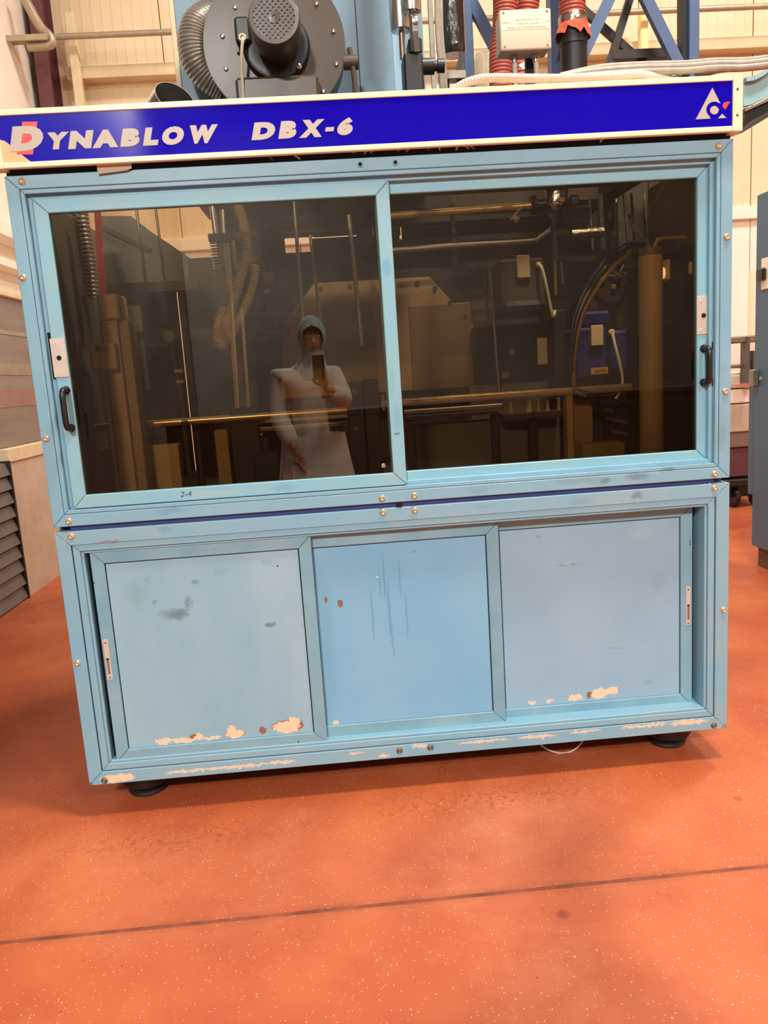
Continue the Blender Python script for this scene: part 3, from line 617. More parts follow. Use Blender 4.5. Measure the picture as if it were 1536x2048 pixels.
obj('emblem', MB().prism([L4(a, b) for a, b in ((820, 868), (712, 986), (932, 970))], YL - .001, YL), m_letter, sign)
obj('emblem', MB().prism([L4(a, b) for a, b in ((830, 680), (845, 620), (885, 570), (1032, 553), (897, 762))], YL - .001, YL), m_red, sign, label='red flick of the emblem')
# torn cream strip and cable ends in the gap under the sign
a0, a1 = at(193, 330, -.008), at(262, 342, -.008)
tag(obj('torn_label', MB().prism([(a0.x, a0.z + .013), (a1.x + .004, a0.z + .016), (a1.x + .003, a1.z + .007), (a1.x - .012, a1.z + .002), (a0.x + .001, a1.z - .004)], -.0085, -.008), mat('brown_paper_label', (178, 164, 146), .8)), 'torn beige label hanging under the left part of the blue sign', 'label')

gw = thing('wire_bundle', 'cut wire ends poking out of the dark gap under the middle of the sign', 'wires', (1.2, .0, 1.97))
for k, (a, b, c_, d, m_) in enumerate(((536, 312, 546, 321, m_steel), (590, 312, 600, 318, m_cap), (706, 306, 722, 300, m_chrome), (728, 308, 738, 298, m_grey_cable), (740, 306, 752, 297, m_grey_cable), (795, 303, 806, 296, m_steel), (812, 303, 824, 294, m_grey_cable),
        (855, 300, 862, 293, m_steel), (878, 292, 880, 302, m_chrome), (912, 300, 918, 289, m_cap), (925, 290, 938, 298, m_grey_cable), (934, 290, 948, 297, m_grey_cable), (1200, 284, 1208, 276, m_cap))):
    obj('wire', MB().tube([at(a, b, .012), at((a + c_) / 2, (b + d) / 2 - 1, .008), at(c_, d, .014)], .0028, 6, 3), m_, gw, True)
obj('lock_slot', MB().box(.0535, .0622, .0165, .0178, 1.400, 1.535), m_hole, mach)
for zz in (1.262, 1.372): obj('slot', MB().box(W - .0525, W - .0495, .0165, .0178, zz - .012, zz + .012), m_hole, mach)

# ------------------------------------------------------------------ on top: hopper tower, blower, duct, cylinders
YT = .72; zdeck = 2.02
plat = thing('extruder_platform', 'dark steel platform frame carrying the blue tower above the windows', 'frame', (.8, .9, .962))
xa, xb = at(350, 100, YT).x, at(852, 100, YT).x
xl = at(448, 500, .95).x
for q in (xl + .03, W - .045): obj('leg', MB().box(q - .03, q + .03, .935, .985, .9625, 2.0), m_greybeam, plat)
for ya in (.62, .92, 1.22): obj('beam', MB().box(xl, W - .012, ya, ya + .08, 2.0, 2.06), m_dark, plat)
for q in (xl, W - .093): obj('beam', MB().box(q, q + .08, .62, 1.30, 2.0, 2.0595), m_dark, plat)
tower = thing('hopper_tower', 'tall light blue sheet metal tower behind the blower', 'tower', ((xa + xb) / 2, YT, 2.06))
xs = at(716, 100, YT).x; x3 = at(786, 100, YT).x
obj('front_panel', MB().box(xa + .012, xs - .001, YT, YT + .02, 2.0605, 3.25, .002), m_tower, tower)
obj('front_panel', MB().box(xs + .001, x3, YT, YT + .02, 2.0605, 3.25, .002), m_tower, tower)
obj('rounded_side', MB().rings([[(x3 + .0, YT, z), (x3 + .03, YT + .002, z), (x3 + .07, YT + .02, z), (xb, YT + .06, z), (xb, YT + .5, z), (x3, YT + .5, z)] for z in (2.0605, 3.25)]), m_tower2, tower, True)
obj('edge_strip', MB().box(xa - .006, xa + .0115, YT - .004, YT + .5, 2.0605, 3.25, .002), m_cap, tower, label='cream edge strip')
obj('inner_body', MB().box(xa + .012, x3 - .001, YT + .0205, YT + .5, 2.0605, 3.25), m_tower, tower)
p0, p1 = at(437, 0, YT).x, at(428, 0, YT).x
obj('dark_slot', MB().box(p1, p0, YT - .001, YT, at(432, 50, YT).z, 3.2), m_hole, tower)
# blower
YD = .52
c = at(549, 88, YD); R0 = (at(690, 76, YD).x - at(408, 76, YD).x) / 2
blow = thing('blower', 'round black centrifugal blower with a motor standing behind the sign', 'blower', (c.x, YD, c.z))
obj('scroll_housing', MB().lathe((c.x, YD + .13, c.z), (0, -1, 0), [(0, R0 * .98), (.004, R0), (.118, R0), (.124, R0 * 1.01), (.13, R0 * 1.01), (.1305, R0 * .985)], 56), m_cast, blow, True)
pz = at(560, 180, YD).z
obj('pedestal', MB().box(c.x - .20, c.x + .20, YD - .0, YD + .12, 2.0605, c.z - R0 * .72, .004).box(c.x - .14, c.x + .14, YD - .05, YD - .001, pz - .06, pz + .03, .01), m_cast, blow)
obj('hub_dish', MB().lathe((c.x + .006, YD, c.z - .012), (0, -1, 0), [(0, .112), (.008, .114), (.026, .106), (.03, .09), (.02, .06), (.02, .05)], 36), m_cast2, blow, True)
yf = YD - .20; mc = Vector((at(549, 47, yf).x, yf, c.z)); rm = (at(602, 47, yf).x - at(496, 47, yf).x) / 2
obj('motor_body', MB().lathe((mc.x, YD - .01, mc.z), (0, -1, 0), [(0, rm * .88), (.08, rm * .88), (.084, rm * .96), (.178, rm), (.186, rm * .97), (.19, rm * .93), (.1895, rm * .80), (.185, rm * .79)], 40), m_cast, blow, True)
gr = MB()
gr.lathe((mc.x, yf + .004, mc.z), (0, -1, 0), [(0, rm * .22), (.004, rm * .22), (.005, rm * .08), (.002, rm * .05)], 20)
for k in range(-5, 6):
    d = k * rm * .80 / 5.3; hl = math.sqrt(max(0, (rm * .80) ** 2 - d * d))
    for sgn in (-1, 1):
        ux, uz = math.cos(math.radians(45)) * 1, math.sin(math.radians(45)) * sgn
        nx, nz_ = -uz, ux
        gr.bar((mc.x + nx * d - ux * hl, yf + .003 + (.0003 if sgn > 0 else 0), mc.z + nz_ * d - uz * hl), (mc.x + nx * d + ux * hl, yf + .003 + (.0003 if sgn > 0 else 0), mc.z + nz_ * d + uz * hl), .0054, .004)
g_ = obj('fan_grille', gr, m_cast, blow)
obj('fan_cavity', MB().cyl((mc.x, yf + .0065, mc.z), (mc.x, yf + .0085, mc.z), rm * .80, 32), m_hole, blow)
FB = None
for px, py in ((470, 15), (633, 8), (445, 73), (667, 63), (452, 138), (673, 129), (647, 184)):
    p = at(px, py, YD - .0005)
    if FB is None: FB = obj('bolt', MB().lathe((p.x, YD - .0005, p.z), (0, -1, 0), [(0, .0075), (.004, .0075), (.006, .005), (.003, .003)], 10), m_chrome, blow, True); fp = p
    else: copy_at(FB, (p.x - fp.x, 0, p.z - fp.z))
p = at(598, 133, YD - .036); obj('nut', MB().lathe((p.x, YD - .033, p.z), (0, -1, 0), [(0, .010), (.007, .009), (.009, .005)], 8), m_chrome, blow)
p = at(484, 62, YD - .02); obj('terminal_box', MB().box(p.x - .022, p.x + .03, YD - .05, YD - .0006, p.z - .045, p.z + .035, .008), m_cast2, blow)
p0 = at(472, 45, YD - .0); p1 = at(477, 108, YD - .0); obj('stiffener', MB().bar((p0.x, YD - .008, p0.z), (p1.x, YD - .008, p1.z), .008, .014), m_cast, blow)
pg = at(485, 76, YD - .06)
cab = thing('blower_cable', 'white cable with a collar hanging down the black blower', 'cable', pg)
obj('collar', MB().lathe((pg.x, YD - .0505, pg.z), (0, -1, 0), [(0, .013), (.012, .014), (.018, .012), (.018, .007), (.01, .005)], 16), m_white_cable, cab, True)
obj('sheath', MB().tube([(pg.x, YD - .058, pg.z), (pg.x + .001, YD - .075, pg.z - .012), at(483, 110, YD - .07), at(484, 150, YD - .06), at(487, 200, YD - .05), at(487, 222, YD - .05)], .0055, 8, 5), m_white_cable, cab, True)
# latch at the right of the blower
p0, p1 = at(697, 92, YD), at(711, 186, YD)
obj('strut', MB().tube([(p0.x + .004, YD + .02, p0.z), (p0.x + .012, YD + .01, p0.z - .07), (p1.x, YD, p1.z)], .009, 8, 4), m_cast, blow, True)
obj('hinge_boss', MB().cyl((p0.x - .02, YD + .02, p0.z - .045), (p0.x + .03, YD + .02, p0.z - .045), .024, 14), m_cast, blow, True)
# flexible duct
mb = MB().tube([at(470, 20, .655), at(430, 30, .64), at(398, 50, .60), at(388, 82, .585), at(394, 118, .585), at(416, 150, .60), at(450, 172, .62)], .053, 22, 8, ribs=(.010, .004))
t = tag(obj('flexible_duct', mb, m_duct, None, True), 'ribbed grey flexible duct curling into the black blower', 'duct')
# cut steel pipe with an oval mouth
t = thing('exhaust_pipe', 'short bright steel pipe with an angled dark mouth left of the blower', 'pipe', at(345, 205, .35))
mo = at(350, 196, .33); ax = Vector((.42, -.85, .10)).normalized()
u = Vector((.85, .42, -.40)).normalized(); u = (u - ax * u.dot(ax)).normalized(); v = ax.cross(u)
ringo = [mo + u * math.cos(a * math.pi / 14) * .066 + v * math.sin(a * math.pi / 14) * .044 for a in range(28)]
base = [p + Vector((-.10, .12, -.06)) for p in ringo]
inn = [mo + (p - mo) * .95 for p in ringo]; inb = [p + Vector((-.05, .06, -.03)) for p in inn]
obj('pipe_wall', MB().rings([base, ringo, inn, inb], False), m_chrome, t, True)
obj('pipe_inside', MB().rings([inb, [Vector(p) + Vector((-.003, .004, -.002)) for p in inb]]), m_gap, t)
obj('mount', MB().box(mo.x - .13, mo.x - .06, .42, .48, ZT + .021, mo.z - .06), m_gap, t)

# air cylinders
def air_cylinder(px, Y, r, pyb, label, clevis):
    p = at(px, pyb, Y); t = thing('air_cylinder', label, 'cylinder', p, 'air cylinders beside the tower')
    obj('barrel', MB().lathe((p.x, Y, p.z), (0, 0, 1), [(0, r * .7), (.004, r * .95), (.02, r), (.6, r)], 28), m_chrome, t, True)
    q = at(px, pyb + 55, Y)
    obj('piston_rod', MB().cyl((p.x, Y, q.z), (p.x, Y, p.z), r * .28, 12), m_steel, t, True)
    return t, p, q
t, p, q = air_cylinder(823, .45, .034, 28, 'polished air cylinder nearest, above the black clamp right of the tower', True)
obj('clevis', MB().box(p.x - .004, p.x + .018, .437, .463, q.z - .03, p.z - .008, .003), m_steel, t)
obj('pin', MB().lathe((p.x + .010, .437, p.z - .026), (0, -1, 0), [(0, .012), (.006, .012), (.008, .006)], 14), m_chrome, t, True)
t2, p2, q2 = air_cylinder(803, .56, .038, 64, 'second polished air cylinder tucked behind the nearest one', False)
# black damper body under the cylinders
t = thing('black_clamp', 'black stepped clamp body with a side knob under the air cylinders', 'clamp', at(826, 200, .45))
x0, x1, z0, z1 = rect(808, 112, 846, 215, .45); obj('body', MB().box(x0, x1, .42, .52, ZT + .021, z1, .006), m_cast2, t)
x0, x1, z2, z3 = rect(816, 80, 843, 112, .45); obj('neck', MB().box(x0, x1, .425, .515, z1, z3, .006), m_cast2, t)
p = at(826, 95, .42); obj('link', MB().bar((p.x + .008, .413, p.z + .045), (p.x + .012, .413, p.z - .018), .018, .012), m_cast, t)
p = at(846, 131, .45); obj('knob', MB().lathe((p.x - .002, .46, p.z), (1, 0, 0), [(0, .026), (.04, .026), (.042, .016), (.05, .016), (.052, .022), (.075, .022)], 18), m_cast2, t, True)
# upright grey cables
t = thing('cable_riser', 'bundle of upright grey cables and slotted channel right of the tower', 'cables', at(872, 200, .62))
obj('channel', MB().box(*[f(a) for f, a in ((lambda a: at(a, 80, .64).x, 860), (lambda a: at(a, 80, .64).x, 869))], .64, .66, 2.0605, 3.2), m_steel, t)
for k, pxk in enumerate((873, 880)):
    obj('sheath', MB().tube([at(pxk, -60, .63), at(pxk + 2, 60, .63), at(pxk + 8, 130, .63), at(pxk + 12, 205, .64)], .009, 8, 5), m_grey_cable, t, True)
# film-wrapped cylinder
Yw = .95; p = at(905, 60, Yw); rw = (at(931, 60, Yw).x - at(880, 60, Yw).x) / 2
tag(obj('wrapped_drum', MB().lathe((p.x, Yw, at(905, 112, Yw).z), (0, 0, 1), [(0, rw * .86), (.01, rw * .97), (.03, rw), (.06, rw * .97), (.10, rw), (.7, rw)], 26), m_wrap, None, True), 'upright drum wrapped in crumpled glossy black film', 'drum')
t = thing('bracket_beam', 'small grey steel bracket beam under the black wrapped drum', 'bracket', at(905, 152, .8))
x0, x1, z0, z1 = rect(879, 142, 932, 160, .80); obj('bar', MB().box(x0, x1, .79, .84, z0, z1, .003), m_steel, t)
for a, b in ((890, 893), (925, 905)):
    p0, p1 = at(a, 158, .815), at(b, 205, .815); obj('strut', MB().bar(p0, p1, .028, .02), m_dark, t)
p0, p1 = at(925, 105, .83), at(915, 150, .83); obj('upright', MB().bar(p0, p1, .02, .02), m_dark, t)
# lattice frame
YLt = 1.15
t = thing('lattice_frame', 'steel blue lattice frame of posts and diagonal braces on the machine roof', 'frame', at(1160, 200, YLt))
for a in (935, 1110, 1385):
    wpx = 20; q0 = at(a - wpx / 2, 80, YLt).x; q1 = at(a + wpx / 2, 80, YLt).x
    obj('post', MB().box(q0, q1, YLt - .02, YLt + .05, 2.0605, 3.3, .003), m_lattice, t)
q0, q1 = at(1364, 80, YLt).x, at(1373, 80, YLt).x; obj('post', MB().box(q0, q1, YLt + .0, YLt + .05, 2.0605, 3.3), m_darker, t)
for (a, b, c_, d, m_, yo) in ((930, -20, 990, 95, m_lattice, .0), (1232, -30, 1140, 165, m_lattice, .0), (1278, -30, 1366, 150, m_lattice, .0), (1160, 15, 1310, 150, m_dark, .12), (1265, -20, 1212, 150, m_dark, .10)):
    p0, p1 = at(a, b, YLt + yo), at(c_, d, YLt + yo); p0 = p1.lerp(p0, (3.22 - p1.z) / max(.05, p0.z - p1.z)) if b < 0 else p0; obj('brace', MB().bar(p0, p1, .045 if m_ is m_lattice else .03, .03), m_, t)
obj('top_chord', MB().box(at(920, 100, YLt).x, at(1400, 100, YLt).x + .2, YLt - .02, YLt + .05, 3.20, 3.26, .003), m_lattice, t)
obj('foot_beam', MB().box(at(920, 100, YLt).x, at(1397, 100, YLt).x, YLt - .03, YLt + .08, 2.0605, 2.09), m_dark, t)
x0, x1, z0, z1 = rect(1200, 128, 1310, 145, YLt + .25); obj('cross_rail', MB().box(x0, x1, YLt + .081, YLt + .17, z0, z1), m_dark, t)
# terracotta hoses
def red_hose(pts, r, label):
    return tag(obj('suction_hose', MB().tube(pts, r, 16, 8, ribs=(.014, .004)), m_redhose, None, True), label, 'hose', 'terracotta suction hoses')
red_hose([at(1012, -190, .95), at(1010, -40, .95), at(1010, 40, .95), at(1003, 110, .94), at(1003, 175, .93), at(1003, 215, .93)], .045, 'wide terracotta ribbed hose left of the junction box')
red_hose([at(1076, -190, .96), at(1062, -40, .98), at(1050, 60, 1.0), at(1040, 120, 1.0), at(1045, 200, 1.0)], .040, 'terracotta ribbed hose behind the junction box with a silver band')
p = at(1044, 139, 1.0); tag(obj('hose_band', MB().tube([p + Vector((-.0035, 0, .012)), p + Vector((.0035, 0, -.012))], .046, 16, 0), m_foil, None, True), 'silver tape band on the hose under the junction box', 'band')
red_hose([at(1140, -200, 1.0), at(1143, -60, 1.0), at(1144, 0, 1.0), at(1145, 50, 1.0)], .050, 'thick terracotta hose right of the junction box ending above a black pipe')
Yk = 1.0; p = at(1146, 58, Yk); pb = at(1142, 150, Yk)
tag(obj('pipe_stub', MB().lathe((p.x, Yk, 2.095), (0, 0, 1), [(0, .053), (p.z - 2.16, .053), (p.z - 2.158, .056), (p.z - 2.10, .056)], 22), m_darker, None, True), 'black upright pipe under the terracotta hose', 'pipe')
p = at(1146, 41, Yk); tag(obj('tape_wrap', MB().lathe((p.x, Yk, p.z - .018), (0, 0, 1), [(0, .0565), (.012, .059), (.03, .058), (.036, .055)], 20), m_foil, None, True), 'wrinkled silver tape where the thick hose meets the black pipe', 'tape')
mb = MB(); n = 26
rg = []
for zz_, f in ((p.z - .016, 0), (p.z - .035, 1), (p.z - .06, 2)):
    rg.append([Vector((p.x + math.cos(2 * math.pi * k / n) * (.058 + .006 * f + .003 * math.sin(5 * k) * f), Yk + math.sin(2 * math.pi * k / n) * (.058 + .006 * f), zz_ - (.010 * math.sin(k * 1.7) + .012 * math.cos(k * .49 + 1) + .006 * math.sin(k * 2.9)) * f * .5)) for k in range(n)])
tag(obj('red_rag', mb.rings(rg, False), m_rag, None, True), 'frayed orange red rag tied round the top of the black pipe', 'rag')
# cream insulated cylinder
p = at(966, 150, 1.3); tag(obj('insulated_pipe', MB().lathe((p.x, 1.3, 2.0605), (0, 0, 1), [(0, .036), (at(966, 118, 1.3).z - 2.0605, .036), (at(966, 112, 1.3).z - 2.0605, .030), (at(966, 108, 1.3).z - 2.0605, .030)], 20), m_cap, None, True), 'short cream insulated pipe between the blue post and the terracotta hose', 'pipe')
# junction box
YJ = .42
x0, x1, z0, z1 = rect(1000, 17, 1103, 100, YJ)
jb = thing('junction_box', 'pale grey electrical junction box with three label strips', 'box', ((x0 + x1) / 2, YJ + .05, z0))
obj('lid', MB().box(x0, x1, YJ, YJ + .03, z0, z1, .007, 3), m_boxgrey, jb, True)
obj('base', MB().box(x0 + .003, x1 - .003, YJ + .031, YJ + .085, z0 + .003, z1 - .003, .004), m_boxgrey, jb)
for fx in (.08, .92):
    for fz in (.09, .91): obj('screw', MB().lathe((x0 + (x1 - x0) * fx, YJ, z0 + (z1 - z0) * fz), (0, -1, 0), [(0, .0035), (.0008, .0035), (.0002, .0012)], 10), m_dullbrass, jb)
wx, hz = x1 - x0, z1 - z0
for (fa, fb, za, zb, txt, ta, tb) in ((.04, .97, .68, .765, 'BOITE DE JONCTION', .32, .77), (.22, .88, .595, .68, 'CABLE DE LIAISON', .32, .75), (.03, .96, .50, .592, 'TABLEAU DE COMMANDE MACHINE', .12, .90)):
    l_ = obj('label_strip', MB().box(x0 + wx * fa, x0 + wx * fb, YJ - .0007, YJ, z0 + hz * za, z0 + hz * zb), m_label, jb)
    obj('lettering', letters(txt, (x0 + wx * ta, x0 + wx * tb, z0 + hz * (za + .022), z0 + hz * (zb - .022)), YJ - .001, 0, 0, .0003), m_ink, l_)
for a in (1028, 1071):
    p = at(a, 112, YJ + .05)
    gl = obj('gland', MB().lathe((p.x, YJ + .05, z0 + .002), (0, 0, -1), [(0, .013), (.012, .013), (.014, .010), (.024, .009)], 14), m_chrome, jb, True)
    obj('conduit', MB().tube([(p.x, YJ + .05, z0 - .022), (p.x + .002, YJ + .05, z0 - .06), (p.x + .004, YJ + .04, ZT + .02)], .0085, 10, 5), m_white_cable, jb, True)
p = at(1075, 160, YJ + .06); obj('mast', MB().box(p.x - .03, p.x + .0, YJ + .086, YJ + .11, ZT + .001 + .0195, z1 - .02), m_gap, jb)
# conduit and cables lying on the sign
zs = SZ1
tag(obj('ribbed_conduit', MB().tube([(at(912, 200, .0).x, .03, zs + .012), at(940, 163, .0) * 1, at(985, 156, .0), at(1060, 157, .0), at(1140, 157, .0), at(1225, 154, .0), at(1280, 150, .02), (1.95, .05, zs + .014)], .0105, 12, 8, ribs=(.008, .0025)), m_white_cable, None, True), 'white ribbed conduit lying along the top edge of the sign', 'conduit')
for i, (off, rr, lab) in enumerate(((0, .010, 'grey cable nearest on the sign top at the right'), (8, .011, 'grey cable second from the front on the sign top'), (15, .009, 'rearmost grey cable lying on the sign top'))):
    yy = .03 + i * .022
    pts = [at(1120, 158 - off * .4, yy), at(1200, 150 - off, yy), at(1290, 144 - off, yy), at(1370, 142 - off, yy), at(1430, 137 - off, yy + .02), at(1490, 136 - off, yy + .05), at(1560, 128 - off, yy + .08)]
    tag(obj('loose_cable', MB().tube(pts, rr, 10, 6), m_grey_cable, None, True), lab, 'cable', 'grey cables on the sign')
tag(obj('ribbed_hose', MB().tube([at(1395, 145, .12), at(1440, 132, .13), at(1500, 128, .15), at(1570, 118, .17)], .017, 12, 8, ribs=(.009, .003)), m_grey_cable, None, True), 'ribbed grey hose leaving over the right end of the sign', 'hose')
# conveyor at the right
t = thing('conveyor_arm', 'pale blue curved conveyor arm with a black belt right of the sign', 'conveyor', at(1510, 240, .6))
Yc = .55
top = [at(1487, 159, Yc), at(1503, 157, Yc), at(1520, 148, Yc), at(1545, 128, Yc), at(1575, 100, Yc)]
bot = [at(1487, 213, Yc), at(1503, 209, Yc), at(1530, 196, Yc), at(1555, 182, Yc), at(1580, 168, Yc)]
pts = [(p.x, p.z) for p in top] + [(p.x, p.z) for p in bot[::-1]]
obj('side_plate', MB().prism(pts, Yc, Yc + .02), m_convey, t)
for k in range(4): obj('rim', MB().bar(top[k] + Vector((0, -.006, -.006)), top[k + 1] + Vector((0, -.006, -.006)), .014, .03), m_convey, t)
pb = [at(1487, 218, Yc), at(1503, 215, Yc), at(1540, 194, Yc), at(1585, 172, Yc), at(1585, 205, Yc), at(1540, 222, Yc), at(1500, 244, Yc), at(1487, 254, Yc)]
obj('belt', MB().prism([(p.x, p.z) for p in pb], Yc - .01, Yc + .35), m_black, t)
obj('guide_strip', MB().bar(at(1488, 222, Yc - .02), at(1545, 196, Yc - .02), .008, .012), m_steel, t)
x9 = at(1487, 230, Yc).x; zq = at(1480, 252, Yc + .1).z; obj('support', MB().box(W + .09, x9 + .03, Yc + .10, Yc + .30, zq, at(1487, 238, Yc).z).box(W + .09, W + .1335, Yc + .10, Yc + .30, 2.0605, zq), m_dark, t)

# ------------------------------------------------------------------ inside the machine
DK = .9625
def box_px(px0, py0, px1, py1, Y, dp, bev=.002, z0=None):
    x0, x1, za, zb = rect(px0, py0, px1, py1, Y); return MB().box(x0, x1, Y, Y + dp, za if z0 is None else z0, zb, bev)
# octagonal cream mould cover
Yo = 1.05
pts = [at(a, b, Yo) for a, b in ((562, 800), (568, 648), (628, 566), (858, 553), (946, 650), (948, 775))]
mcov = thing('mould_cover', 'large cream eight sided sheet metal cover behind the windows', 'cover', (1.0, Yo, DK))
PP = [(p.x, p.z) for p in pts]; zc0 = at(750, 786, Yo).z; PP[0] = (PP[0][0], zc0); PP[-1] = (PP[-1][0], zc0)
for q in (PP[0][0] + .08, PP[-1][0] - .08): obj('leg', MB().box(q - .03, q + .03, Yo + .002, Yo + .04, DK, zc0 - .0005), m_darker, mcov)
obj('cover_sheet', MB().prism(PP, Yo, Yo + .02, .003), m_cream, mcov)
m_tan = mat('dull_tan_enamel', (122, 98, 58), 0.5, var=0.12, scale=4)
obj('raised_panel', box_px(640, 608, 752, 782, Yo - .006, .0055), m_tan, mcov)
obj('raised_panel', box_px(822, 608, 945, 778, Yo - .006, .0055), m_tan, mcov)
for px, py in ((575, 655), (600, 612), (640, 572), (700, 568), (835, 560), (870, 570), (900, 600), (930, 628)):
    p = at(px, py + 6, Yo); obj('screw', MB().lathe((p.x, Yo, p.z), (0, -1, 0), [(0, .011), (.008, .009)], 8), m_dark, mcov)
# dark back sheets and beams with openings
def dark_plate(name, lab, cat, rects, Y, m=None):
    t = thing(name, lab, cat, at(rects[0][0], rects[0][3], Y))
    for r_ in rects: obj('plate', box_px(*r_, Y, .015), m or m_dark, t)
    return t
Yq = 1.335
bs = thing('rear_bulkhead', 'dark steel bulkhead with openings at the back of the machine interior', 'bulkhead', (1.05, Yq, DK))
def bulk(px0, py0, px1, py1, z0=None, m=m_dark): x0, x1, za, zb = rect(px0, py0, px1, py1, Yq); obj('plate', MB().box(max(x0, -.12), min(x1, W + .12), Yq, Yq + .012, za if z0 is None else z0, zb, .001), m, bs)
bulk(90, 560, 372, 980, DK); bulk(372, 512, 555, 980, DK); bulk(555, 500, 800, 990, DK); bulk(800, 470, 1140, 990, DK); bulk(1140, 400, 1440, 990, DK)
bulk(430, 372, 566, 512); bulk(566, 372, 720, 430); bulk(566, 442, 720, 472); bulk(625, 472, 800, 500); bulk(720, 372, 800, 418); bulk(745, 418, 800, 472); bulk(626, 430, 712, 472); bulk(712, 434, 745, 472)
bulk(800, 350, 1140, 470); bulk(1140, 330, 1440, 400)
# sloping grey guard, left
pts = [at(a, b, 1.0) for a, b in ((196, 432), (206, 432), (262, 432), (300, 462), (345, 492), (378, 515), (378, 580), (196, 580))]
t = thing('sloping_guard', 'grey sloping sheet guard inside the left window against the pale wall', 'guard', at(290, 580, 1.0))
obj('sheet', MB().prism([(p.x, p.z) for p in pts], 1.0, 1.01), m_greybeam, t)
obj('fold', MB().bar(at(206, 455, .99), at(300, 500, .99), .018, .012), m_dark, t)
obj('leg', MB().box(at(205, 560, 1.0).x, at(215, 560, 1.0).x, 1.011, 1.04, DK, at(205, 560, 1.0).z + .1), m_dark, t)
# horizontal grey beam
t = thing('guard_beam', 'grey horizontal beam with uprights behind the left window', 'beam', at(240, 580, .55))
obj('beam', box_px(112, 566, 392, 588, .55, .04), m_greybeam, t)
for a, b in ((128, 150), (372, 384)): obj('upright', box_px(a, 588, b, 900, .555, .03, .001, DK), m_darker, t)
obj('clip', box_px(124, 600, 131, 625, .53, .02), m_cap, t)
# cream column left
Yp = .34
t = thing('cream_post', 'tall cream square post inside the left window', 'post', at(240, 980, Yp))
x0, x1, za, zb = rect(200, 612, 268, 985, Yp)
xt = at(208, 620, Yp).x; 
obj('shaft', MB().box(at(221, 800, Yp).x, at(252, 800, Yp).x, Yp, Yp + .10, DK, at(230, 640, Yp).z, .003), m_cream2, t)
obj('side_plate', MB().box(at(252, 800, Yp).x, at(272, 800, Yp).x, Yp + .02, Yp + .11, DK, at(240, 640, Yp).z, .002), m_cream, t)
obj('head', MB().box(at(196, 612, Yp).x, at(237, 612, Yp).x, Yp - .01, Yp + .12, at(215, 640, Yp).z, at(215, 588, Yp).z, .006), m_cream2, t)
obj('reflected_panel', box_px(181, 686, 232, 740, Yp - .03, .028, .003), m_cream2, t)  # cabinet reflected in the glass, built as a panel with screen on the post
obj('screen', box_px(190, 693, 218, 703, Yp - .032, .002, 0), mat('reflected_violet_screen', (120, 96, 150), .3), t)
obj('edge_flange', MB().box(at(210, 800, Yp).x, at(216, 800, Yp).x, Yp + .01, Yp + .06, DK, at(220, 640, Yp).z), m_cream, t)
# red strap and ribbed hose
tag(obj('red_strap', MB().rings([[(p.x - .011, .40 + .003, p.z), (p.x + .011, .40 + .003, p.z), (p.x + .011, .40, p.z), (p.x - .011, .40, p.z)] for p in [at(a, b, .40) for a, b in ((194, 418), (197, 450), (199, 500), (203, 550), (206, 590))]]), m_strap), 'red webbing strap hanging inside the left window', 'strap')
tag(obj('ribbed_hose', MB().tube([at(160, 415, .46), at(168, 470, .46), at(180, 540, .46), at(186, 596, .46)], .020, 12, 6, ribs=(.014, .004)), m_duct, None, True), 'grey ribbed hose hanging beside the red strap', 'hose')
for k, (a, b) in enumerate(((108, 124), (128, 146), (146, 160))):
    p0, p1 = at(a, 415, .6), at(b + 12, 575, .6)
    tag(obj('hanging_cable', MB().tube([p0, (p0 + p1) / 2 + Vector((.01, 0, 0)), p1], (.006, .008, .012)[k], 8, 5), m_greybeam, None, True), ('thin leftmost grey cable inside the left window', 'middle grey cable inside the left window', 'thick grey cable beside the ribbed hose in the left window')[k], 'cable', 'hanging cables left')
# rods and cylinder stack
def rod(px0, py0, px1, py1, Y, r, m, lab, cat='rod', grp=None):
    return tag(obj('rod', MB().cyl(at(px0, py0, Y), at(px1, py1, Y), r, 10), m, None, True), lab, cat, grp)
rod(271, 405, 292, 566, .57, .0055, m_steel, 'thin steel rod in front of the sloping guard')
rod(309, 400, 334, 590, .60, .0045, m_steel, 'second thin steel rod in front of the pale opening')
rod(586, 380, 606, 640, .60, .007, m_steel, 'steel rod above the person reflection, left one of two')
rod(620, 470, 641, 640, .70, .006, m_steel, 'steel rod above the person reflection, right one of two')
rod(697, 430, 724, 690, .62, .009, m_steel, 'upright steel rod left of the window meeting stile')
rod(979, 535, 999, 790, .75, .007, m_chrome, 'tall thin chrome rod right of the cream cover')
rod(967, 535, 978, 640, .80, .006, m_steel, 'short steel rod just left of the tall chrome rod')
sp = thing('spring_valve', 'steel spring valve hanging in the pale opening of the left window', 'valve', at(433, 470, .62))
obj('guide_rod', MB().cyl(Vector((at(426, 430, .6).x, .60, 1.9995)), at(432, 468, .60), .011, 12), m_chrome, sp, True)
obj('guide_rod', MB().cyl(at(446, 420, .62), at(449, 470, .62), .009, 12), m_chrome, sp, True)
obj('block', box_px(416, 466, 462, 482, .60, .05), m_dark, sp)
obj('body', MB().cyl(at(437, 425, .65), at(442, 470, .65), .016, 12), m_greybeam, sp, True)
h0, h1 = at(429, 483, .62), at(437, 540, .62); pts = []
for k in range(10 * 12 + 1):
    f = k / 120; c_ = h0.lerp(h1, f); a = 2 * math.pi * k / 12; pts.append(c_ + Vector((math.cos(a) * .016, math.sin(a) * .016, 0)))
obj('spring', MB().tube(pts, .0035, 6, 0), m_chrome, sp, True)
obj('tip', MB().cyl(at(434, 520, .62), at(438, 548, .62), .008, 10, .003), m_steel, sp)
obj('bracket', MB().bar(at(466, 482, .63), at(474, 540, .63), .012, .02), m_cap, sp)
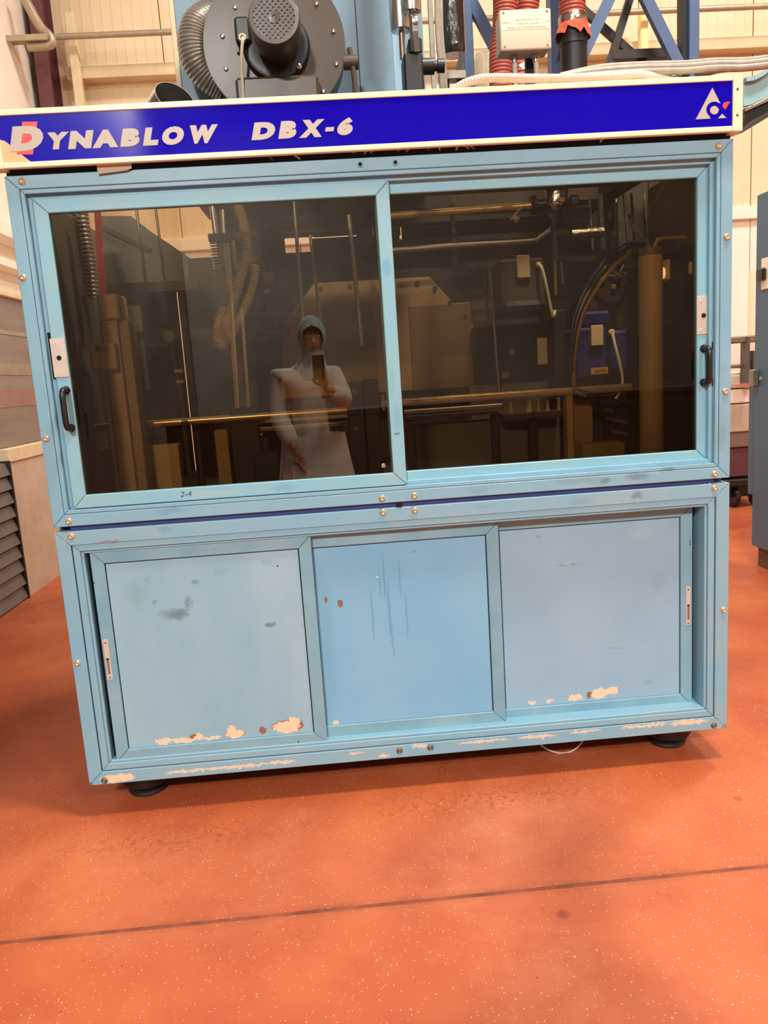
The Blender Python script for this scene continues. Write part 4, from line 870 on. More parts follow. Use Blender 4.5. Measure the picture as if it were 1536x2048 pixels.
# drive block + its support frame
t = thing('head_block', 'dark vertical drive housing behind the left window', 'housing', at(490, 640, .8))
obj('housing', box_px(462, 430, 520, 620, .80, .12), m_dark, t)
obj('flange', box_px(470, 516, 524, 530, .78, .14), m_greybeam, t)
obj('post', MB().box(at(480, 640, .8).x, at(500, 640, .8).x, .82, .90, DK, at(490, 600, .8).z), m_darker, t)
obj('clevis', box_px(525, 545, 548, 575, .80, .03), m_steel, t)
obj('roller', MB().cyl(at(528, 582, .80), at(540, 580, .80), .012, 10), m_chrome, t, True)
# hoses of the head
tag(obj('spiral_hose', MB().tube([at(474, 408, .60), at(486, 440, .60), at(492, 480, .60), at(490, 520, .60), at(478, 565, .60), at(468, 600, .60), at(452, 650, .58), at(440, 690, .56)], .016, 12, 8, ribs=(.007, .003)), m_cream, None, True), 'cream spiral hose dropping from the dark drive housing', 'hose')
tag(obj('spiral_hose', MB().tube([at(510, 530, .62), at(508, 560, .62), at(496, 600, .60), at(478, 640, .58), at(462, 670, .56), at(446, 692, .56), at(436, 684, .58), at(436, 650, .60), at(448, 615, .62)], .014, 12, 8, ribs=(.008, .003)), m_cream, None, True), 'looped cream spiral hose crossing the upright rods', 'hose')
t = thing('steel_linkage', 'upright steel strip linkage below the spring valve', 'linkage', at(475, 840, .5))
obj('strip', MB().bar(at(458, 560, .52), at(476, 845, .52), .014, .01), m_cream, t)
obj('strip', MB().bar(at(462, 560, .50), at(480, 845, .50), .005, .01), m_chrome, t)
obj('strip', MB().bar(at(484, 620, .50), at(500, 845, .50), .010, .01), m_steel, t)
obj('base', box_px(460, 815, 515, 850, .49, .05, .001, DK), m_darker, t)
t = thing('round_knob', 'grey round knob on a thin chrome spindle behind the left window', 'knob', at(340, 674, .45))
p = at(339, 675, .45)
obj('knob', MB().lathe(p, (0, -1, 0), [(-.02, .012), (0, .018), (.004, .021), (.014, .021), (.018, .016)], 20), m_greybeam, t, True)
obj('stem', MB().cyl(p + Vector((0, 0, -.02)), at(353, 740, .45), .008, 10), m_darker, t)
obj('collar', box_px(348, 738, 366, 746, .44, .03), m_steel, t); obj('collar', box_px(352, 760, 368, 767, .44, .03), m_steel, t)
pq = at(372, 905, .45); obj('spindle', MB().cyl(at(354, 742, .45), Vector((pq.x, .45, DK)), .0035, 8), m_chrome, t, True)
obj('spindle', MB().cyl(at(361, 766, .46), Vector((pq.x + .006, .46, DK)), .0025, 8), m_steel, t, True)
obj('arm', MB().bar(at(283, 680, .47), at(296, 780, .47), .012, .008), m_greybeam, t)
obj('arm_plate', box_px(254, 612, 282, 665, .47, .02), m_greybeam, t)
obj('yoke', MB().bar(at(290, 690, .48), at(345, 690, .48), .010, .008), m_darker, t)
# tie bars
Yt = .50
p0, p1 = at(190, 852, Yt), at(697, 824, Yt)
tag(obj('tie_bar', MB().cyl((p0.x, Yt, (p0.z + p1.z) / 2), (at(704, 824, Yt).x, Yt, (p0.z + p1.z) / 2), .0135, 16), m_gold, None, True), 'oiled steel tie bar across the left window', 'bar', 'tie bars')
p2, p3 = at(810, 803, Yt), at(1262, 776, Yt)
tag(obj('tie_bar', MB().cyl((at(762, 806, Yt).x, Yt, (p2.z + p3.z) / 2), (p3.x, Yt, (p2.z + p3.z) / 2), .0145, 16), m_gold, None, True), 'oiled steel tie bar across the right window', 'bar', 'tie bars')
t = thing('bar_bracket', 'black upright block clamping the tie bars beside the meeting stile', 'block', at(728, 945, Yt))
obj('block', box_px(697, 764, 730, 940, Yt - .05, .10, .003, DK), m_darker, t); obj('block', box_px(731, 758, 762, 940, Yt - .03, .10, .003, DK), m_darker, t)
for px, py in ((709, 784), (712, 857)):
    p = at(px, py, Yt - .052); obj('cap_screw', MB().lathe((p.x, Yt - .05, p.z), (0, -1, 0), [(0, .009), (.004, .009), (.004, .004), (.001, .004)], 14), m_dullbrass, t, True)
p = at(768, 805, Yt); obj('hinge', box_px(764, 790, 770, 822, Yt - .02, .04), m_cream, t)
# left carriage rails, trays
t = thing('carriage_rail', 'pair of steel channel rails under the left tie bar', 'rail', at(600, 860, .6))
obj('channel', box_px(494, 834, 698, 842, .60, .04), m_steel, t); obj('channel', box_px(500, 850, 700, 857, .58, .05), m_cream, t)
obj('leg', box_px(505, 850, 520, 940, .60, .03, 0, DK), m_darker, t); obj('leg', box_px(668, 850, 690, 940, .60, .03, 0, DK), m_darker, t)
t = thing('carriage_rail', 'pair of steel channel rails under the right tie bar', 'rail', at(900, 840, .62))
obj('channel', box_px(808, 814, 1006, 823, .62, .04), m_steel, t); obj('channel', box_px(812, 826, 996, 834, .60, .05), m_dark, t)
for a in (815, 985): obj('leg', box_px(a, 828, a + 14, 930, .62, .03, 0, DK), m_darker, t)
obj('lower_plate', box_px(824, 838, 1120, 925, .66, .012, 0, DK), m_greybeam, t)
tag(obj('slide_block', box_px(195, 893, 358, 922, .455, .06, .003, DK), m_cream2), 'long cream slide block at the foot of the cream post', 'block')
tag(obj('black_bin', box_px(508, 905, 557, 948, .40, .14, .004, DK), mat('blue_black_plastic', (26, 30, 36), .4)), 'small blue black bin on the machine deck below the left tie bar', 'bin')
tag(obj('cream_box', box_px(431, 860, 458, 935, .50, .06, .003, DK), m_cream), 'small cream carton block standing left of the yellow cloth', 'box')
mb = MB(); p = at(494, 874, .52)
mb.ball((p.x, .58, p.z + .004), .052, .03, .012, 14)
for v in mb.bm.verts: v.co += Vector((random.uniform(-.006, .006), random.uniform(-.004, .004), random.uniform(-.004, .005)))
tag(obj('yellow_cloth', mb, mat('yellow_cloth', (210, 196, 84), .9, var=.2, scale=40), None, True), 'crumpled yellow cloth on the box under the left tie bar', 'cloth')
tag(obj('support_box', box_px(462, 880, 536, 935, .545, .08, .002, DK), m_dark), 'dark box carrying the yellow cloth', 'box')
for k, (px, py, lab) in enumerate(((458, 664, 'upper cream plate beside the cream cover'), )):
    t = thing('valve_plate', lab, 'plate', at(540, 690, 1.0)); obj('plate', box_px(510, 660, 566, 671, 1.0, .02), m_cream, t); obj('plate', box_px(511, 673, 537, 683, .99, .02), m_cream2, t); obj('post', box_px(520, 680, 532, 900, 1.005, .02, 0, DK), m_darker, t)
# right window
def pipe(px0, py0, px1, py1, Y, r, m, lab): return tag(obj('pipe', MB().cyl(at(px0, py0, Y), at(px1, py1, Y), r, 14), m, None, True), lab, 'pipe', 'horizontal pipes in the right window')
YP = .70
pz1 = at(910, 420, YP).z
vm = thing('valve_manifold', 'horizontal steel pipe with a black handwheel and foil wrapped valve in the right window', 'valve', at(1100, 410, YP))
obj('pipe', MB().cyl(at(776, 432, YP), at(1066, 411, YP), .013, 14), m_gold, vm, True)
obj('handwheel', MB().lathe(at(1062, 410, YP), (1, .1, .06), [(0, .028), (.004, .037), (.012, .037), (.016, .02)], 22), m_black, vm, True)
obj('coupling', MB().cyl(at(1068, 411, YP), at(1092, 408, YP), .022, 14), m_black, vm, True)
obj('foil_wrap', MB().ball(at(1108, 410, YP), .040, .04, .05, 16), m_foil, vm, True)
obj('foil_wrap', MB().cyl(at(1110, 408, YP), at(1116, 340, YP), .045, 14), m_foil, vm, True)
obj('stem', MB().cyl(at(1107, 425, YP), at(1110, 520, YP), .012, 10), m_dark, vm)
obj('valve_body', box_px(1136, 410, 1182, 450, YP - .02, .07, .008), m_black, vm)
obj('valve_body', box_px(1140, 388, 1160, 412, YP - .02, .05, .008), m_black, vm)
obj('connector', MB().cyl(at(1112, 416, YP), at(1140, 425, YP), .014, 10), m_dark, vm)
obj('filter_bowl', MB().cyl(at(1142, 469, YP), at(1206, 463, YP), .020, 16), m_foil, vm, True)
obj('bowl_link', MB().cyl(at(1155, 445, YP), at(1157, 468, YP), .012, 10), m_black, vm)
obj('hook', MB().bar(at(1020, 440, YP - .02), at(1042, 415, YP - .02), .006, .004), m_steel, vm)
p = at(1032, 438, YP - .02); obj('tag_plate', MB().prism([(p.x - .015, p.z), (p.x, p.z + .015), (p.x + .015, p.z), (p.x, p.z - .017)], YP - .024, YP - .021), m_cream, vm)
obj('hanger', MB().box(at(1112, 345, YP).x, at(1122, 345, YP).x, YP - .045, YP - .005, at(1116, 400, YP).z, 1.9995), m_darker, vm)
tag(obj('lower_pipe', MB().tube([at(772, 502, .8), at(900, 493, .8), at(1055, 484, .8), at(1078, 478, .8), at(1100, 462, .8), at(1112, 448, .8)], .012, 12, 5), m_steel, None, True), 'lower grey pipe bending up to the foil wrapped valve', 'pipe')
t = thing('dividing_bar', 'black upright bar dividing the pipes in the right window', 'bar', at(908, 535, .85)); obj('bar', MB().box(at(903, 470, .85).x, at(912, 470, .85).x, .85, .87, at(908, 533, .85).z, 2.0), m_darker, t)
# motor with white plate
t = thing('drive_motor', 'dark drive motor block with a cream cover plate and white cable gland', 'motor', at(1045, 640, .72))
obj('housing', box_px(1000, 516, 1090, 620, .74, .15, .01), m_greybeam, t); obj('skirt', box_px(1003, 600, 1092, 632, .72, .19, .02), m_darker, t)
obj('cover_plate', box_px(1034, 510, 1060, 556, .725, .0145, .003), m_cap, t)
p = at(1076, 530, .735); obj('gland', MB().lathe((p.x, .74, p.z), (0, -1, 0), [(0, .010), (.012, .011), (.016, .007)], 14), m_cap, t, True)
obj('cable', MB().tube([(p.x, .725, p.z), at(1084, 538, .71), at(1092, 570, .70), at(1100, 610, .70), at(1106, 632, .71), at(1110, 622, .73)], .0065, 8, 6), m_white_cable, t, True)
obj('column', MB().box(at(1110, 700, .74).x, at(1135, 700, .74).x, .75, .86, DK, at(1120, 620, .75).z, .003), m_darker, t)
obj('arm', box_px(1085, 620, 1118, 640, .78, .06), m_darker, t)
obj('hydraulic_line', MB().cyl(at(1108, 470, .73), at(1111, 590, .73), .006, 8), m_cream, t, True)
obj('hydraulic_line', MB().cyl(at(1122, 525, .73), at(1126, 568, .73), .007, 8), m_steel, t, True)
t = thing('black_enclosure', 'black boxy enclosure with a white notice sheet in the right window', 'enclosure', at(1030, 780, .9))
obj('case', box_px(955, 648, 1112, 778, .92, .12, .002, DK), m_hole, t); obj('notice', box_px(1075, 675, 1111, 728, .917, .0025, 0), m_paper, t)
obj('small_plate', box_px(953, 642, 978, 654, .915, .004, 0), m_cream, t); obj('socket', box_px(1018, 698, 1030, 710, .90, .02, .002), m_steel, t); obj('socket', box_px(1003, 744, 1018, 756, .90, .02, .002), m_steel, t)
obj('rear_ledge', box_px(940, 766, 1128, 786, .875, .04, 0, DK), m_greybeam, t)
# cups on the manifold
mn = thing('cup_manifold', 'row of small steel cups on a dark ledge below the right tie bar', 'manifold', at(1070, 830, .62))
obj('ledge', box_px(1006, 824, 1130, 836, .56, .09, .002), m_dark, mn)
for px, py, r_ in ((1020, 814, .010), (1057, 811, .013), (1076, 808, .007), (1095, 810, .009), (1117, 803, .008)):
    p = at(px, py, .60); zb = at(px, 825, .60).z
    obj('cup', MB().lathe((p.x, .60, zb), (0, 0, 1), [(0, r_), (.014, r_), (.018, r_ * .8), (p.z - zb + .016, r_ * .8)], 14), m_cream, mn, True)
obj('leg', box_px(1060, 830, 1075, 930, .58, .04, 0, DK), m_darker, mn)
# cream stand and swing arm
t = thing('cream_stand', 'short cream stand under the dark swing arm in the right window', 'stand', at(1165, 890, .5))
obj('column', box_px(1148, 790, 1186, 882, .52, .10, .003, DK), m_cream, t); obj('edge', box_px(1134, 790, 1147, 882, .50, .05, .002, DK), m_cream2, t)
obj('swing_arm', MB().bar(at(1150, 785, .50), at(1228, 806, .50), .030, .05), m_darker, t)
obj('plinth', box_px(1166, 887, 1250, 915, .40, .10, .002, DK), m_cream, t)
tag(obj('chrome_spindle', MB().cyl(at(1200, 777, .55), at(1262, 773, .55), .010, 12), m_gold, None, True), 'short bright spindle end right of the swing arm', 'spindle')
for k, (a, b, c_, d) in enumerate(((1210, 836, 1278, 850), (1180, 815, 1226, 822), (1222, 862, 1278, 872))):
    tag(obj('link_rod', MB().bar(at(a, b, .62), at(c_, d, .62), .012, .012), m_steel), ('middle steel link rod below the swing arm', 'upper short steel link rod below the swing arm', 'lowest steel link rod beside the white column')[k], 'rod', 'link rods')
tag(obj('link_support', box_px(1208, 812, 1270, 885, .635, .02, 0, DK), m_darker), 'dark plate behind the steel link rods', 'plate')
# blue motor with tags
t = thing('blue_motor', 'deep blue motor block with a cream plate and amber tag in the right window', 'motor', at(1185, 755, .55))
obj('housing', box_px(1150, 655, 1215, 757, .56, .14, .008), m_bluebox, t); obj('cap', box_px(1160, 622, 1222, 652, .58, .12, .01), m_bluebox, t)
obj('end_bell', box_px(1215, 660, 1258, 745, .575, .11, .012), m_bluebox, t)
obj('cover_plate', box_px(1183, 650, 1207, 691, .543, .0165, .002), m_cap, t)
tg = obj('name_tag', box_px(1182, 735, 1216, 748, .556, .0035, 0), m_tagor, t)
x0, x1, za, zb = rect(1189, 738, 1213, 745, .556); obj('lettering', letters('A2FS0', (x0, x1, za, zb), .5555, 0, .01, .0004), m_gap, tg)
p = at(1223, 665, .57); obj('gland', MB().lathe((p.x, .5745, p.z), (0, -1, 0), [(0, .012), (.012, .012), (.016, .007)], 14), m_cap, t, True)
obj('cable', MB().tube([(p.x, .56, p.z), at(1230, 690, .54), at(1240, 730, .53), at(1245, 760, .53), at(1240, 785, .53), at(1228, 801, .54), at(1224, 804, .55)], .0055, 8, 6), m_white_cable, t, True)
obj('pedestal', box_px(1160, 757, 1205, 800, .63, .06, 0, DK), m_darker, t)
# cable loops
for k, (off, m_, r_, lab) in enumerate(((0, m_black, .009, 'thick black cable arching past the blue motor'), (8, m_cream, .007, 'cream cable arching beside the thick black one'), (-7, m_bluebox, .004, 'thin blue cable on the outside of the cable arch'))):
    pts = [at(1288 + off, 488 + off * .6, .27), at(1255 + off, 497 + off, .34), at(1215 + off, 530 + off, .41), at(1180 + off, 580 + off * .7, .40), at(1157 + off, 630, .40), at(1146 + off * .7, 690, .40), at(1143 + off * .5, 745, .41), at(1152, 782, .43), at(1170, 792, .46)][:(9 if k == 1 else 7)]
    tag(obj('arched_cable', MB().tube(pts, r_, 8, 7), m_, None, True), lab, 'cable', 'arched cables')
# round regulator behind the arch
t = thing('regulator', 'round grey regulator with metal fittings between the cable arch and the white column', 'regulator', at(1222, 590, .6))
p = at(1222, 580, .62); obj('dial', MB().lathe((p.x, .62, p.z), (0, -1, 0), [(-.04, .055), (0, .058), (.008, .05), (.01, .02)], 26), m_dark, t, True)
for a, b, c_, d in ((1216, 536, 1242, 556), (1240, 545, 1248, 530)): obj('fitting', MB().cyl(at(a, b, .60), at(c_, d, .60), .005, 8), m_steel, t, True)
for a, b in ((1227, 574), (1206, 558)): p = at(a, b, .605); obj('fitting', MB().box(p.x - .009, p.x + .009, .60, .612, p.z - .009, p.z + .009, .003), m_cream, t)
obj('bracket', box_px(1232, 545, 1258, 655, .645, .03, .002), m_dark, t)
obj('backplate', box_px(1200, 600, 1262, 800, .705, .02, .002, DK), m_dark, t)
# white column right
Yz = .20; p = at(1302, 700, Yz); rz = (at(1323, 700, Yz).x - at(1278, 700, Yz).x) / 2
t = thing('white_column', 'tall cream round column with a grey cap in the right window', 'column', (p.x, Yz, DK))
zt = at(1302, 512, Yz).z; zc_ = at(1302, 496, Yz).z
obj('tube', MB().cyl((p.x, Yz, DK), (p.x, Yz, zt), rz, 28), m_cream2, t, True); obj('cap', MB().lathe((p.x, Yz, zt), (0, 0, 1), [(0, rz * .98), (zc_ - zt - .004, rz * .96), (zc_ - zt, rz * .9)], 28), m_greybeam, t, True)
for k, (a, b) in enumerate(((1270, 462), (1322, 478))):
    obj('hose', MB().tube([(p.x + (-.008, .012)[k], Yz, zc_), at((1296, 1312)[k], 486, Yz), at(a, b, Yz), at((1258, 1372)[k], (430, 476)[k], Yz + .02)], .006, 8, 6), m_greybeam if k == 0 else m_cream, t, True)
# indicator lamp and dark cabinet
XK = 2.0; t = thing('control_cabinet', 'dark control cabinet with a lit lamp and white switch on the inner right side', 'cabinet', (2.045, .4, DK))
zk = onx(1340, 500, XK).z
obj('case', MB().box(XK, W - .0045, .135, .600, DK, zk, .004), m_darker, t)
obj('switch', box_px(1380, 522, 1391, 549, .115, .0195, .006), m_cap, t)
p = onx(1333, 540, XK); obj('lamp', MB().box(XK - .012, XK - .0005, p.y - .035, p.y + .03, p.z - .035, p.z + .03, .004), m_cap, t)
obj('bulb', MB().ball((XK - .014, p.y - .005, p.z - .01), .006, .016, .018, 12), glow('amber_lamp', (255, 214, 140), 1.6), t, True)
obj('door_edge', MB().box(XK - .006, XK - .0005, .16, .30, 1.28, 1.45, .002), m_gap, t)
for k, pxk in enumerate((1178, 1200, 1212, 1250, 1262, 1290, 1302, 1312)):
    p0 = at(pxk, 360, .85); p1 = at(pxk + 8, 500, .85)
    mm = (m_steel, m_greybeam, m_black, m_greybeam, m_black, m_steel, m_greybeam, m_black, m_steel)[k]
    tag(obj('drop_cable', MB().cyl((p0.x, .85 + .006 * (k % 2), 2.0), p1, (.005, .012, .004, .008, .006, .004, .009, .005, .004)[k], 8), mm, None, True), 'upright cable %s behind the top of the right window' % ('first from the left', 'second from the left', 'third from the left', 'fourth from the left', 'fifth from the left', 'third from the right', 'second from the right', 'rightmost')[k], 'cable', 'cables at the top of the right window')
tag(obj('backing_board', box_px(1236, 340, 1312, 505, .95, .012, .001), m_greybeam), 'grey upright board behind the cables at the top of the right window', 'panel')
# low front sill inside
tag(obj('inner_sill', MB().box(.06, W - .06, .13, .16, DK, 1.035, .002), m_dark), 'dark steel sill strip along the bottom of both windows', 'sill')
# red can in the lower compartment, loop of cable under the machine
p = at(1391, 1380, .16)
t = thing('red_canister', 'red canister visible through the narrow gap beside the right sliding panel', 'canister', (2.0, .17, .146))
obj('can', MB().lathe((2.0, .19, .146), (0, 0, 1), [(0, .045), (.10, .045), (.12, .03), (.13, .012)], 18), m_strap, t, True); obj('lid', MB().cyl((2.0, .19, .277), (2.0, .19, .295), .012, 10), m_black, t)
tag(obj('drooping_cable', MB().tube([at(1070, 1470, .14), at(1080, 1488, .15), at(1100, 1501, .15), at(1125, 1506, .15), at(1148, 1500, .15), at(1164, 1484, .14), at(1170, 1468, .14)], .003, 8, 6), m_white_cable, None, True), 'thin pale cable loop drooping under the machine bottom', 'cable')

# ------------------------------------------------------------------ right background
XC = 3.455; y1c = 2.36; y0c = 1.45
zt = onx(1513, 391, XC).z
cb = thing('control_cupboard', 'tall petrol blue control cupboard at the right edge', 'cupboard', (XC + .35, 1.9, 0))
obj('body', MB().box(XC, XC + .7, y0c, y1c, .13, zt, .006), m_cab, cb); obj('plinth', MB().box(XC + .03, XC + .67, y0c + .03, y1c - .03, 0, .1295), m_cabbase, cb)
p0, p1 = onx(1504, 1100, XC), onx(1504, 740, XC); obj('door_flange', MB().box(XC + .02, XC + .06, y1c + .0005, y1c + .09, .45, at(1504, 770, y1c).z), m_cab, cb)
a, b_ = onx(1524, 580, XC), onx(1545, 512, XC); obj('switch_plate', MB().box(XC - .008, XC - .0005, b_.y, a.y, a.z, b_.z, .002), m_trim, cb)
c_ = onx(1531, 548, XC); obj('rotary_switch', MB().box(XC - .035, XC - .0085, c_.y - .03, c_.y + .05, c_.z - .035, c_.z + .035, .008), m_black, cb)
q = at(1511, 755, y1c - .02); obj('latch', MB().box(XC - .035, XC - .0005, y1c - .06, y1c + .0, q.z - .055, q.z + .05, .006), m_steel, cb)
p = onx(1522, 757, XC); obj('lock', MB().cyl((XC - .006, p.y, p.z), (XC - .0005, p.y, p.z), .012, 12), m_brass, cb)
obj('top_lamp', MB().ball((XC + .12, y1c - .2, zt + .004), .05, .05, .03, 14), m_trim, cb, True)
# wheeled tank trolley behind
YR = 4.2
t = thing('tank_trolley', 'white tank on a dark wheeled frame seen between machine and blue cupboard', 'trolley', at(1490, 1000, YR))
xa_, xb_ = at(1440, 800, YR).x, at(1530, 800, YR).x
def tk(py0, py1, dy, dp, m, nm, bev=.01, e=0): obj(nm, MB().box(xa_ - e, xb_ + e, YR + dy, YR + dy + dp, at(1490, py1, YR).z, at(1490, py0, YR).z, bev), m, t)
tk(672, 686, -.10, .06, m_steel, 'handrail'); tk(727, 735, -.06, .04, m_steel, 'handrail')
tk(745, 775, 0, .5, m_wallw, 'tank_lid', .03); tk(778, 806, .02, .46, m_wallw, 'tank_body'); tk(808, 864, .02, .46, m_lowwall, 'tank_body'); tk(865, 895, .03, .44, mat('dusty_brown', (132, 104, 92), .7), 'skirt'); tk(896, 955, .05, .42, m_maroon, 'skirt'); tk(958, 972, 0, .5, m_darker, 'chassis')
for px_ in (1483, 1496):
    p = at(px_, 700, YR); obj('bracket', MB().box(p.x - .012, p.x + .012, YR - .115, YR - .005, at(px_, 765, YR).z, at(px_, 675 if px_ < 1490 else 702, YR).z), m_greybeam, t)
for dy in (.08, .42): obj('wheel', MB().cyl((xa_ + .15, YR + dy, .09), (xa_ + .19, YR + dy, .09), .09, 18), m_black, t, True); obj('wheel', MB().cyl((xb_ - .05, YR + dy, .09), (xb_ - .01, YR + dy, .09), .09, 18), m_black, t, True)
obj('axle_frame', MB().box(xa_ + .1, xb_ + .05, YR + .06, YR + .44, .09, at(1490, 970, YR).z), m_darker, t)
t = thing('wall_conduit', 'white conduit strip on the pale lower back wall at the right', 'conduit', at(1503, 680, YB - .03))
p = at(1503, 560, YB - .03); obj('strip', MB().box(p.x - .012, p.x + .012, YB - .03, YB - .0005, 0.0, at(1503, 540, YB).z), m_trim, t)

# ------------------------------------------------------------------ the photographer (seen only as a reflection in the window)
YM = 2.72
def mp(px, py, dy=0.0): p = at(px, py, YM + dy); return Vector((p.x, -(YM + dy), p.z))      # mirrored point in the hall
def skinned(verts, edges, radii, sub=2, root=0):
    me = bpy.data.meshes.new('s'); me.from_pydata(verts, edges, []); o = bpy.data.objects.new('s', me); COL.objects.link(o)
    sk = o.modifiers.new('k', 'SKIN'); sk.use_smooth_shade = True
    for i, r in enumerate(radii):
        sv = me.skin_vertices[0].data[i]; sv.radius = r if isinstance(r, tuple) else (r, r); sv.use_root = (i == root)
    sb = o.modifiers.new('u', 'SUBSURF'); sb.levels = sub; sb.render_levels = sub
    dg = bpy.context.evaluated_depsgraph_get(); m2 = bpy.data.meshes.new_from_object(o.evaluated_get(dg))
    COL.objects.unlink(o); bpy.data.objects.remove(o); bm = bmesh.new(); bm.from_mesh(m2); bpy.data.meshes.remove(m2); return bm
ht, ch = mp(619, 641), mp(628, 709)
hc = (ht + ch) / 2
neck = mp(622, 718, .04); chest = mp(612, 770, .05); waist = mp(622, 850, .05); pel = mp(630, 905, .05)
shL, shR = mp(553, 756, .05), mp(672, 752, .05)            # image left, image right
elL, wrL = mp(553, 830, .02), mp(592, 902, -.10)
elR, wrR = mp(688, 806, -.10), mp(652, 772, -.26)
px_ = pel.x
person = thing('person', 'person in a white lab coat and pale blue hood photographing the machine with a phone', 'person', (px_, -YM - .05, 0))
V = [pel, waist, chest, neck, hc + Vector((0, -.01, -.03)), hc + Vector((0, -.01, .04)), shL, elL, wrL, shR, elR, wrR,
     Vector((px_ - .09, pel.y, pel.z - .05)), Vector((px_ - .10, pel.y + .02, .50)), Vector((px_ - .105, pel.y, .10)), Vector((px_ - .115, pel.y + .14, .045)),
     Vector((px_ + .09, pel.y, pel.z - .05)), Vector((px_ + .10, pel.y + .02, .50)), Vector((px_ + .105, pel.y, .10)), Vector((px_ + .115, pel.y + .14, .045))]
E_ = [(0, 1), (1, 2), (2, 3), (3, 4), (4, 5), (2, 6), (6, 7), (7, 8), (2, 9), (9, 10), (10, 11), (0, 12), (12, 13), (13, 14), (14, 15), (0, 16), (16, 17), (17, 18), (18, 19)]
Rr = [(.15, .11), (.13, .10), (.15, .11), .055, (.072, .09), (.07, .085), .06, .043, .03, .06, .043, .03, .085, .06, .045, .04, .085, .06, .045, .04]
obj('body', skinned(V, E_, Rr), m_skin, person, True)
# face: eyes, nose, brows, mouth, ears
fc = hc + Vector((0.01, .085, -.01))
obj('nose', MB().lathe(fc + Vector((0, .0, .012)), (0, .35, -1), [(0, .006), (.03, .013), (.042, .014), (.048, .006)], 10), m_skin, person, True)
for s in (-1, 1):
    obj('eye', MB().ball(fc + Vector((s * .032, -.006, .016)), .012, .008, .007, 10), m_trim, person, True); obj('iris', MB().ball(fc + Vector((s * .032, .001, .016)), .005, .003, .005, 8), m_gap, person, True)
    obj('brow', MB().tube([fc + Vector((s * .014, 0, .034)), fc + Vector((s * .032, .002, .038)), fc + Vector((s * .05, -.008, .033))], .004, 6, 3), m_dark, person, True)
    obj('ear', MB().ball(hc + Vector((s * .078, -.01, -.005)), .010, .02, .03, 10), m_skin, person, True)
obj('mouth', MB().tube([fc + Vector((-.022, -.004, -.052)), fc + Vector((0, .003, -.05)), fc + Vector((.022, -.004, -.052))], .005, 6, 4), mat('lips', (170, 96, 88), .5), person, True)
# hood: shell round head and neck with a face opening
bm = bmesh.new(); bmesh.ops.create_uvsphere(bm, u_segments=72, v_segments=44, radius=1)
for v in bm.verts: v.co = Vector((hc.x + v.co.x * .092, hc.y - .012 + v.co.y * .112, hc.z + .012 + v.co.z * .128))
kill = [f for f in bm.faces if f.calc_center_median().y > hc.y + .04 and ((f.calc_center_median().x - hc.x - .006) / .066) ** 2 + ((f.calc_center_median().z - hc.z + .008) / .078) ** 2 < 1]
bmesh.ops.delete(bm, geom=kill, context='FACES')
obj('hood', bm, m_hood, person, True)
obj('hood_collar', MB().lathe(neck + Vector((0, -.005, -.06)), (hc - neck).normalized(), [(-.03, .15), (0, .125), (.03, .095), (.07, .080), (.11, .074), (.14, .066)], 24, False), m_hood, person, True)
# lab coat: torso and sleeves as one skinned shell, skirt flaring below
hem = .62
cV = [waist, chest + Vector((0, 0, -.02)), chest + Vector((0, 0, .06)), shL + Vector((.02, 0, 0)), elL, wrL.lerp(elL, .12), shR - Vector((.02, 0, 0)), elR, wrR.lerp(elR, .25), pel]
obj('coat', skinned(cV, [(9, 0), (0, 1), (1, 2), (2, 3), (3, 4), (4, 5), (2, 6), (6, 7), (7, 8)], [(.165, .125), (.175, .13), (.13, .10), .085, .07, .062, .085, .072, .062, (.185, .14)], 2), m_coat, person, True)
rgs = []
for f in range(9):
    t_ = f / 8; z = pel.z + .12 - (pel.z + .12 - hem) * t_; rx = .205 + .06 * t_; ry = .15 + .045 * t_
    rgs.append([Vector((px_ + math.cos(2 * math.pi * k / 40) * (rx + .008 * math.sin(k * 1.57) * t_), pel.y + math.sin(2 * math.pi * k / 40) * (ry + .010 * math.sin(k * 1.1 + 1) * t_), z)) for k in range(40)])
obj('coat_skirt', MB().rings(rgs, False), m_coat, person, True)
for s in (-1, 1):
    a = neck + Vector((s * .055, .06, -.02)); b_ = chest + Vector((s * .02, .145, -.04)); c_ = chest + Vector((s * .085, .125, .02)); d_ = neck + Vector((s * .10, .045, -.045))
    obj('lapel', MB().hull([a, b_, c_, d_], [p + Vector((0, .008, 0)) for p in (a, b_, c_, d_)]), m_coat, person)
obj('pocket', MB().box(px_ - .15, px_ - .04, pel.y + .165, pel.y + .172, pel.z - .22, pel.z - .06, .002), m_coat, person)
for k in range(3): obj('button', MB().lathe((px_ + .005, pel.y + .145 + .006 * k, waist.z + .06 - .13 * k), (0, 1, 0), [(0, .009), (.003, .009)], 10), m_trim, person)
for s in (-1, 1):
    obj('trouser_leg', MB().tube([Vector((px_ + s * .09, pel.y, pel.z - .1)), Vector((px_ + s * .10, pel.y + .02, .5)), Vector((px_ + s * .105, pel.y, .07))], .085, 16, 5), m_trous, person, True)
    sh_ = MB().ball((px_ + s * .11, pel.y + .07, .05), .055, .15, .05, 18)
    for v in sh_.bm.verts: v.co.z = max(v.co.z, 0.0005)
    obj('shoe', sh_, m_shoe, person, True)
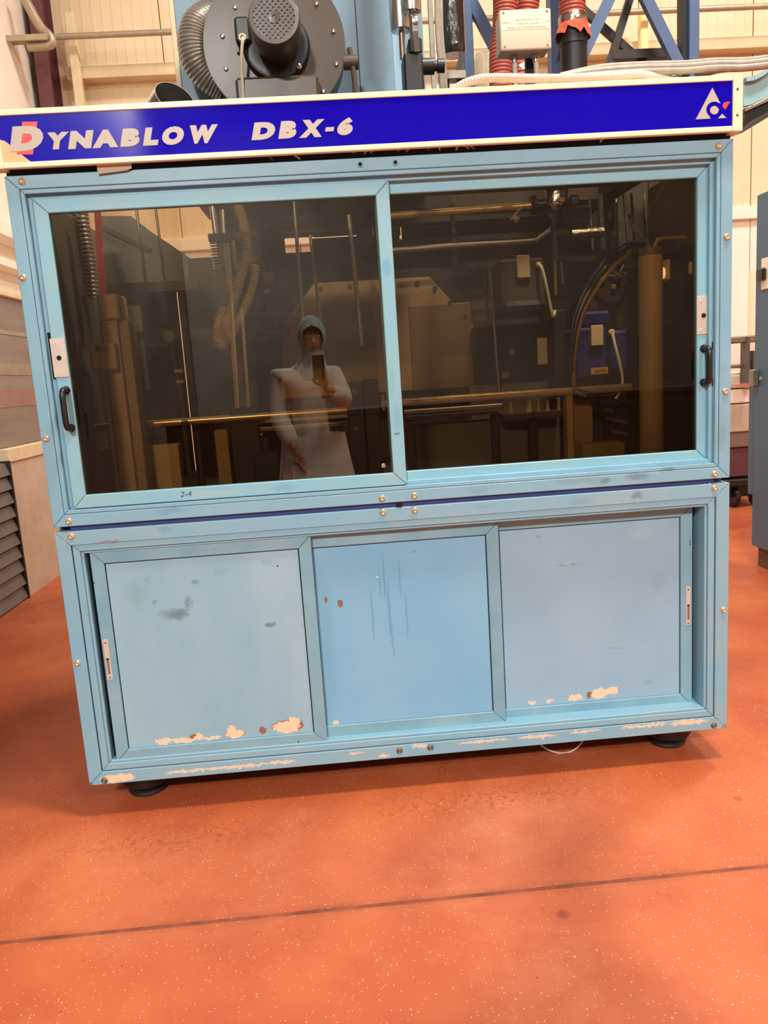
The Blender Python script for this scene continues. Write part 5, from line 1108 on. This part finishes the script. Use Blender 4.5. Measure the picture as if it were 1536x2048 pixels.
# hands
def hand(w_, d, up, side, curl, thumb):
    """one skinned palm with five unequal fingers; d = direction of the fingers, up = back of hand, side = thumb side"""
    d = d.normalized(); side = (side - d * side.dot(d)).normalized(); pal = d.cross(side) * thumb
    V = [w_, w_ + d * .045, w_ + d * .085]; E = [(0, 1), (1, 2)]; R_ = [(.026, .018), (.036, .018), (.037, .016)]
    for i, (off, ln) in enumerate(((.030, .072), (.010, .080), (-.010, .074), (-.029, .058))):
        b0 = len(V); p = w_ + d * .085 + side * off
        a = curl[i]; q = p
        for j, (seg, r) in enumerate(((.42, .0095), (.33, .0088), (.25, .0075))):
            dd = d * math.cos(a * (j + .6)) + pal * math.sin(a * (j + .6)); q = q + dd * ln * seg; 
            if j == 0: V.append(p); R_.append(.0098); E.append((2, b0))
            V.append(q); R_.append(r); E.append((len(V) - 2, len(V) - 1))
    b0 = len(V); p = w_ + d * .03 + side * .030
    V += [p, p + (d * .5 + side * .8 + pal * .3).normalized() * .035, p + (d * .5 + side * .8 + pal * .3).normalized() * .035 + (d * .9 + side * .2 + pal * .3).normalized() * .032]
    R_ += [.014, .011, .009]; E += [(1, b0), (b0, b0 + 1), (b0 + 1, b0 + 2)]
    return skinned(V, E, R_, 1)
ph = mp(637, 735, -.31)                                    # phone, just beside and behind the lens
obj('hand', hand(wrR + Vector((0, .0, -.01)), ph - wrR + Vector((0, 0, .01)), Vector((0, 1, 0)), Vector((-1, 0, .3)), (.85, .8, .75, .7), 1), m_skin, person, True)
obj('hand', hand(wrL, Vector((.15, .25, -1)), Vector((-1, 0, 0)), Vector((.4, 1, .2)), (.28, .32, .36, .42), 1), m_skin, person, True)
t = thing('smartphone', 'black smartphone held upright in the hand of the person', 'phone', ph)
obj('case', MB().box(ph.x - .036, ph.x + .036, ph.y - .004, ph.y + .004, ph.z - .072, ph.z + .075, .0035, 2), m_black, t, True)
obj('screen', MB().box(ph.x - .033, ph.x + .033, ph.y - .0048, ph.y - .0041, ph.z - .068, ph.z + .071), mat('dark_screen', (24, 26, 30), .1), t)
cm = obj('camera_block', MB().box(ph.x - .032, ph.x - .002, ph.y + .0041, ph.y + .0065, ph.z + .038, ph.z + .070, .001), m_gap, t)
for a, b in ((-.024, .046), (-.024, .061), (-.010, .054)): obj('lens', MB().cyl((ph.x + a, ph.y + .0066, ph.z + b), (ph.x + a, ph.y + .008, ph.z + b), .006, 14), m_hole, cm)
